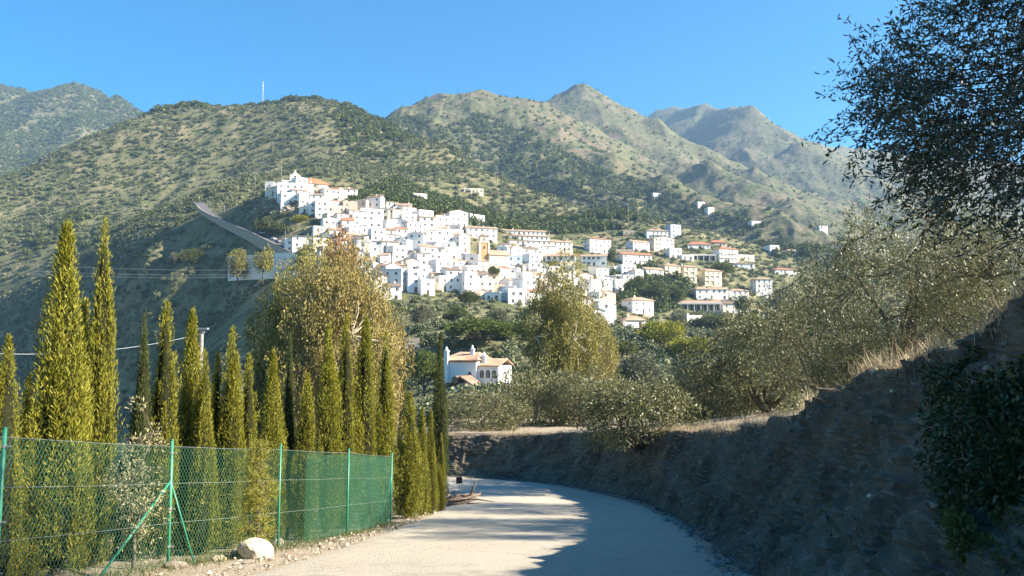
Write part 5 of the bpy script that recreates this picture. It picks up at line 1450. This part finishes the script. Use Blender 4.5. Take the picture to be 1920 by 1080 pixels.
cable((q[0], q[1], q[2] - 0.15), P(-240, 640, 23), 0.55, 0.012, "pale cable sagging from the lamp post to the left picture edge")
for k, (y0, y1, w_) in enumerate(((497, 500, "uppermost"), (509, 507, "middle"), (515, 511, "lowest"))):
    cable(P(40, y0 - 2, 250), P(640, y1, 300), 1.6, 0.035, f"{w_} of three power lines crossing the shaded slope left of the village")

# ------------------------------------------------------------------ white villa in the valley
vb = P(893, 738, 143); vz = vb[2]; villa = link("villa", None, None, tuple(vb), (0, 0, Y_(-20))); tag(villa, "white villa with clay tile roof and arched windows among the olives", "villa")
def vp(name, mb, mats, parent=None, sm=False): return link(name, mb.mesh(name, mats, sm), parent or villa)
mb = MB(); mb.box(-5.2, 1.2, -3.0, 4.5, -3, 5.9); vp("wall", mb, [M_WHITE])
mb = MB(); mb.box(1.203, 5.0, -2.2, 4.5, -3, 5.0); vp("wing", mb, [M_WHITE])
def tiled_slope(a, b, c, d, n, mat, name="roof", parent=None):
    """roof plane a-b (eave) c-d (ridge, c above b) with n raised rows of half-round tiles"""
    a, b, c, d = map(Vector, (a, b, c, d)); mb = MB()
    nrm = (b - a).cross(d - a).normalized(); mb.add([a, b, c, d, a - nrm * 0.15, b - nrm * 0.15, c - nrm * 0.15, d - nrm * 0.15], [(0, 1, 2, 3), (7, 6, 5, 4), (0, 4, 5, 1), (1, 5, 6, 2), (2, 6, 7, 3), (3, 7, 4, 0)])
    for k in range(n):
        u = (k + 0.5) / n; p = a.lerp(b, u) + nrm * 0.01; q = d.lerp(c, u) + nrm * 0.01
        if (q - p).length > 0.05: mb.tube([p, q], (b - a).length / n * 0.30, 6)
    return vp(name, mb, [mat], parent)
e = 0.35; zt = 5.93; rz = 7.3
tiled_slope((-5.2 - e, -3 - e, zt), (1.2 + e, -3 - e, zt), (0.2, 0.75, rz), (-3.4, 0.75, rz), 26, M_TILE)
tiled_slope((1.2 + e, -3 - e, zt), (1.2 + e, 4.5 + e, zt), (0.2, 0.75, rz), (0.2, 0.75, rz), 24, M_TILE)
tiled_slope((-5.2 - e, 4.5 + e, zt), (-5.2 - e, -3 - e, zt), (-3.4, 0.75, rz), (-3.4, 0.75, rz), 24, M_TILE)
tiled_slope((1.2 + e, 4.5 + e, zt), (-5.2 - e, 4.5 + e, zt), (-3.4, 0.75, rz), (0.2, 0.75, rz), 26, M_TILE)
tiled_slope((1.25, -2.2 - e, 5.03), (5.0 + e, -2.2 - e, 5.03), (5.0 + e, 1.6, 6.2), (1.25, 1.6, 6.2), 16, M_TILE, "wing_roof")
tiled_slope((5.0 + e, 4.5 + e, 5.03), (1.25, 4.5 + e, 5.03), (1.25, 1.6, 6.2), (5.0 + e, 1.6, 6.2), 16, M_TILE, "wing_roof")
mb = MB(); mb.box(-5.5, 1.5, -3.30, -3.01, 5.62, 5.74); vp("cornice", mb, [M_TILER])
for x in (1.95, 3.1, 4.25): link("window", ARCH, villa, (x, -2.2, 2.9), None, (0.75, 1, 1.35))
mb = MB(); mb.box(1.25, 5.2, -2.5, -2.201, 1.7, 1.85); vp("string_course", mb, [M_TILEB])
mb = MB(); mb.tube([(0.0, -3.0, 3.6), (0.0, -3.06, 3.6)], 0.32, 14); vp("round_window", mb, [M_PANE])
def vchim(x, y, z0, z1, w):
    mb = MB(); mb.box(x - w, x + w, y - w, y + w, z0, z1); mb.box(x - w * 1.3, x + w * 1.3, y - w * 1.3, y + w * 1.3, z1 + 0.001, z1 + 0.15); mb.tube([(x, y, z1 + 0.15), (x, y, z1 + 0.5), (x, y, z1 + 0.85)], [w * 0.9, w * 0.8, 0.03], 8); vp("chimney", mb, [M_WHITE])
vchim(-4.3, -3.36, -2, 7.5, 0.34); vchim(-0.6, -0.4, 5.9, 7.8, 0.30); vchim(1.8, -0.8, 5.0, 6.6, 0.34)
# lower wing with old brown tiles in front
mb = MB(); mb.box(-3.2, 3.8, -7.5, -3.36, -3, 1.4); vp("annex", mb, [M_WHITE])
tiled_slope((-3.6, -7.8, 1.0), (0.3, -7.8, 3.3), (0.3, -3.37, 3.3), (-3.6, -3.37, 1.0), 2, M_TILEB, "annex_roof")
mbx = MB()
for k in range(13):
    y = -7.6 + k * 0.34; mbx.tube([(-3.6, y, 1.05), (0.3, y, 3.35)], 0.10, 6)
vp("roof_tiles", mbx, [M_TILEB])
tiled_slope((4.2, -7.8, 1.0), (4.2, -3.37, 1.0), (0.3, -3.37, 3.3), (0.3, -7.8, 3.3), 14, M_TILE, "annex_roof")
# ------------------------------------------------------------------ woods and scrub on the hills (nobody could count them)
def bush_mesh(seed, mat, tall=1.0, leaves=170):
    rng = np.random.default_rng(seed)
    cs = crown_centers(11, 0.62, 0.5 * tall, 0.55 * tall, rng, 0.25, 0.5, seed, -0.6)
    V, Fq = clump_leaves(cs, 0.30 + 0.12 * rng.random(11), leaves // 11, 0.34, 0.20, rng, shell=0.75)
    # opaque heart added to block light inside the bush
    u = sphere_pts(1, rng)
    n1, n2 = 6, 8; th = np.linspace(0.15, math.pi - 0.15, n1); ph = np.linspace(0, 2 * math.pi, n2, endpoint=False)
    core = np.array([(0.52 * math.sin(a) * math.cos(b), 0.52 * math.sin(a) * math.sin(b), 0.5 * tall + 0.42 * tall * math.cos(a)) for a in th for b in ph])
    q = []
    for i in range(n1 - 1):
        for j in range(n2): q.append((i * n2 + j, (i + 1) * n2 + j, (i + 1) * n2 + (j + 1) % n2, i * n2 + (j + 1) % n2))
    q = np.array(q) + len(V)
    return np_mesh("bush", np.concatenate([V, core]), np.concatenate([Fq, q]), 4, [mat])
def gn_scatter(name, label, pts, scl, rng, meshes):
    """instances of a few bush meshes on given points"""
    pts = np.asarray(pts, np.float32); n = len(pts); me = bpy.data.meshes.new(name); me.vertices.add(n); me.vertices.foreach_set("co", pts.ravel())
    for an, arr in (("sc", np.asarray(scl, np.float32)), ("rz", (rng.random(n) * 6.283).astype(np.float32))):
        at = me.attributes.new(an, 'FLOAT', 'POINT'); at.data.foreach_set("value", arr)
    at = me.attributes.new("vi", 'INT', 'POINT'); at.data.foreach_set("value", rng.integers(0, len(meshes), n).astype(np.int32))
    o = link(name, me); tag(o, label, kind="stuff")
    src = bpy.data.collections.new(name + "_source")
    for k, m in enumerate(meshes):
        src.objects.link(bpy.data.objects.new(f"bush_{name}_{k}", m))
    ng = bpy.data.node_groups.new(name, "GeometryNodeTree")
    ng.interface.new_socket("Geometry", in_out='INPUT', socket_type='NodeSocketGeometry'); ng.interface.new_socket("Geometry", in_out='OUTPUT', socket_type='NodeSocketGeometry')
    N = ng.nodes; gi = N.new("NodeGroupInput"); go = N.new("NodeGroupOutput"); iop = N.new("GeometryNodeInstanceOnPoints"); ci = N.new("GeometryNodeCollectionInfo")
    ci.inputs[0].default_value = src; ci.inputs["Separate Children"].default_value = True; ci.inputs["Reset Children"].default_value = True
    iop.inputs["Pick Instance"].default_value = True
    def attr(nm, tp):
        a = N.new("GeometryNodeInputNamedAttribute"); a.data_type = tp; a.inputs["Name"].default_value = nm; return a.outputs["Attribute"]
    cx = N.new("ShaderNodeCombineXYZ"); L = ng.links
    L.new(attr("rz", 'FLOAT'), cx.inputs[2]); L.new(cx.outputs[0], iop.inputs["Rotation"]); L.new(attr("sc", 'FLOAT'), iop.inputs["Scale"]); L.new(attr("vi", 'INT'), iop.inputs["Instance Index"])
    L.new(gi.outputs[0], iop.inputs["Points"]); L.new(ci.outputs[0], iop.inputs["Instance"]); L.new(iop.outputs[0], go.inputs[0])
    md = o.modifiers.new("scatter", 'NODES'); md.node_group = ng
    return o
M_SCRUB = leaf_mat("scrub_leaf", (0.085, 0.105, 0.05), (0.25, 0.255, 0.13), 0.1); M_SCRUBD = leaf_mat("scrub_leaf_dark", (0.035, 0.055, 0.024), (0.11, 0.13, 0.052), 0.1)
M_WOODP = leaf_mat("hill_pine", (0.036, 0.06, 0.014), (0.15, 0.175, 0.035), 0.1)
SCR = [bush_mesh(401 + i, M_SCRUB, 0.9) for i in range(3)] + [bush_mesh(411, M_SCRUBD, 0.9)]; PIN = [bush_mesh(421 + i, M_WOODP, 1.25) for i in range(3)] + [bush_mesh(428, M_SCRUBD, 1.2)]
def pixels(x, y, z):
    c, s = math.cos(PITCH), math.sin(PITCH); dep = y * c + z * s; up = -y * s + z * c
    return 960 + F * x / dep, 540 - F * up / dep
rng = np.random.default_rng(55)
def cand(n, d0, d1, px0=-60, px1=1980):
    d = np.sqrt(d0 ** 2 + (d1 ** 2 - d0 ** 2) * rng.random(n)); px_ = px0 + (px1 - px0) * rng.random(n)
    return (px_ - 960) / F * d, d
def in_poly(poly, X, Y):
    c = np.zeros(X.shape, bool); j = len(poly) - 1
    for i in range(len(poly)):
        xi, yi = poly[i]; xj, yj = poly[j]
        if yi != yj:
            u = ((yi > Y) != (yj > Y)) & (X < (xj - xi) * (Y - yi) / (yj - yi) + xi); c ^= u
        j = i
    return c
BUILT = [(490,338),(560,325),(620,340),(740,378),(830,392),(930,418),(1050,430),(1160,430),(1210,418),(1280,420),(1400,440),(1520,460),(1520,525),(1490,570),(1420,605),(1300,612),(1230,620),(1160,625),(1090,600),(1000,582),(880,575),(740,575),(650,540),(420,505),(424,478),(515,470),(560,430),(545,395)]
x, y = cand(70000, 95, 960); z = hill(x, y); PX, PY = pixels(x, y, z)
big = fbm(x / 75.0, y / 75.0, 88, 3); med = fbm(x / 28.0, y / 28.0, 89, 3)
built = in_poly(BUILT, PX, PY) & (y > 270) & (y < 640)
flank = (PX < 530) & (y < 600) & (PY > 400)
road_zone = np.zeros(x.shape, bool)
for q in rc[::3]: road_zone |= np.hypot(x - q[0], y - q[1]) < 9
for q in wl: road_zone |= np.hypot(x - q[0], y - q[1]) < 16
road_zone |= np.hypot(x - vb[0], y - vb[1]) < 14
dens = np.where(y > 500, 0.40 + 0.42 * med + 0.18 * big, 0.42 + 0.45 * med)
dens = np.where(flank, 0.85, dens); dens = np.where(built, np.where(PX > 1140, 0.42, 0.12), dens); dens = np.where(road_zone, 0, dens)  # flank scrub packed denser to deepen the slope's shade
grove = in_poly([(1150,520),(1215,500),(1290,535),(1290,560),(1250,590),(1160,570)], PX, PY) | in_poly([(640,385),(740,340),(900,400),(1100,415),(1180,430),(1050,440),(900,425)], PX, PY)
pine = ((y > 600) & (big + 0.35 * smooth(820, 890, y) + 0.25 * smooth(560, 900, PX) > 0.30)) | grove
keep = (rng.random(len(x)) < dens)
ks = keep & ~pine; s = (1.5 + 1.5 * rng.random(len(x)) ** 1.2) * np.where(y < 300, 0.85, 1.0) * np.where(flank, 0.75, 1.0) * np.where(built, 0.7, 1.0)
gn_scatter("scrub", "grey-green olive scrub and bushes dotting the village hill", np.stack([x, y, z - 0.15 * s], -1)[ks], s[ks], rng, SCR)
kp = pine & (rng.random(len(x)) < np.where(grove, 0.9, 0.55)) & ~road_zone; s = (1.9 + 2.4 * rng.random(len(x))) * np.where(y > 830, 1.25, 1.0)
gn_scatter("pine_wood", "dark green pine wood on the upper slopes of the village hill", np.stack([x, y, z - 0.15 * s], -1)[kp], s[kp], rng, PIN)
# woods on the mountains behind
x, y = cand(110000, 760, 2500); z = bil(MTAB, MTX, MTY, x, y); PX, PY = pixels(x, y, z)
big = fbm(x / 160.0, y / 160.0, 188, 3); med = fbm(x / 60.0, y / 60.0, 189, 3)
gx_ = (bil(MTAB, MTX, MTY, x + 8, y) - bil(MTAB, MTX, MTY, x - 8, y)) / 16.0          # slopes that face left are wooded
wood = in_poly([(640,260),(720,225),(790,215),(830,240),(860,228),(900,212),(940,225),(1010,255),(1070,290),(1140,318),(1200,342),(1260,358),(1350,400),(1480,440),(1480,470),(1280,450),(1100,420),(900,330),(720,260)], PX, PY) & (y < 1480)
left = (PX < 480)
dens = 0.05 + 0.25 * np.clip(big, 0, 1); dens = np.where(wood, 1.0 + 0.5 * med + 0.6 * np.clip(gx_, -0.4, 0.5), dens); dens = np.where(left, 0.75 + 0.5 * med, dens)
dens = dens * np.where(y > 1600, np.where(left, 0.9, 0.5), 1)
keep = rng.random(len(x)) < dens; s = (2.2 + 3.0 * rng.random(len(x))) * np.where(left, 1.25, 1.0) * np.where(wood | left, 1.0, 0.7)
gn_scatter("mountain_wood", "woods and bushes on the mountains behind the village", np.stack([x, y, z - 0.2 * s], -1)[keep], s[keep], rng, PIN[:3] + SCR[:1])

# ------------------------------------------------------------------ haze
M_HAZE, nt, out = new_mat("haze")
pv = nt.nodes.new("ShaderNodeVolumePrincipled"); pv.inputs["Density"].default_value = HAZE_DENSITY; pv.inputs["Color"].default_value = (0.42, 0.66, 1.0, 1); pv.inputs["Anisotropy"].default_value = 0.2
nt.links.new(pv.outputs[0], out.inputs["Volume"])
mb = MB(); mb.box(-4100, 4100, -60, 4400, -162, 930); o = link("haze", mb.mesh("haze", [M_HAZE])); tag(o, "thin blue haze in the air over the valley", kind="stuff")
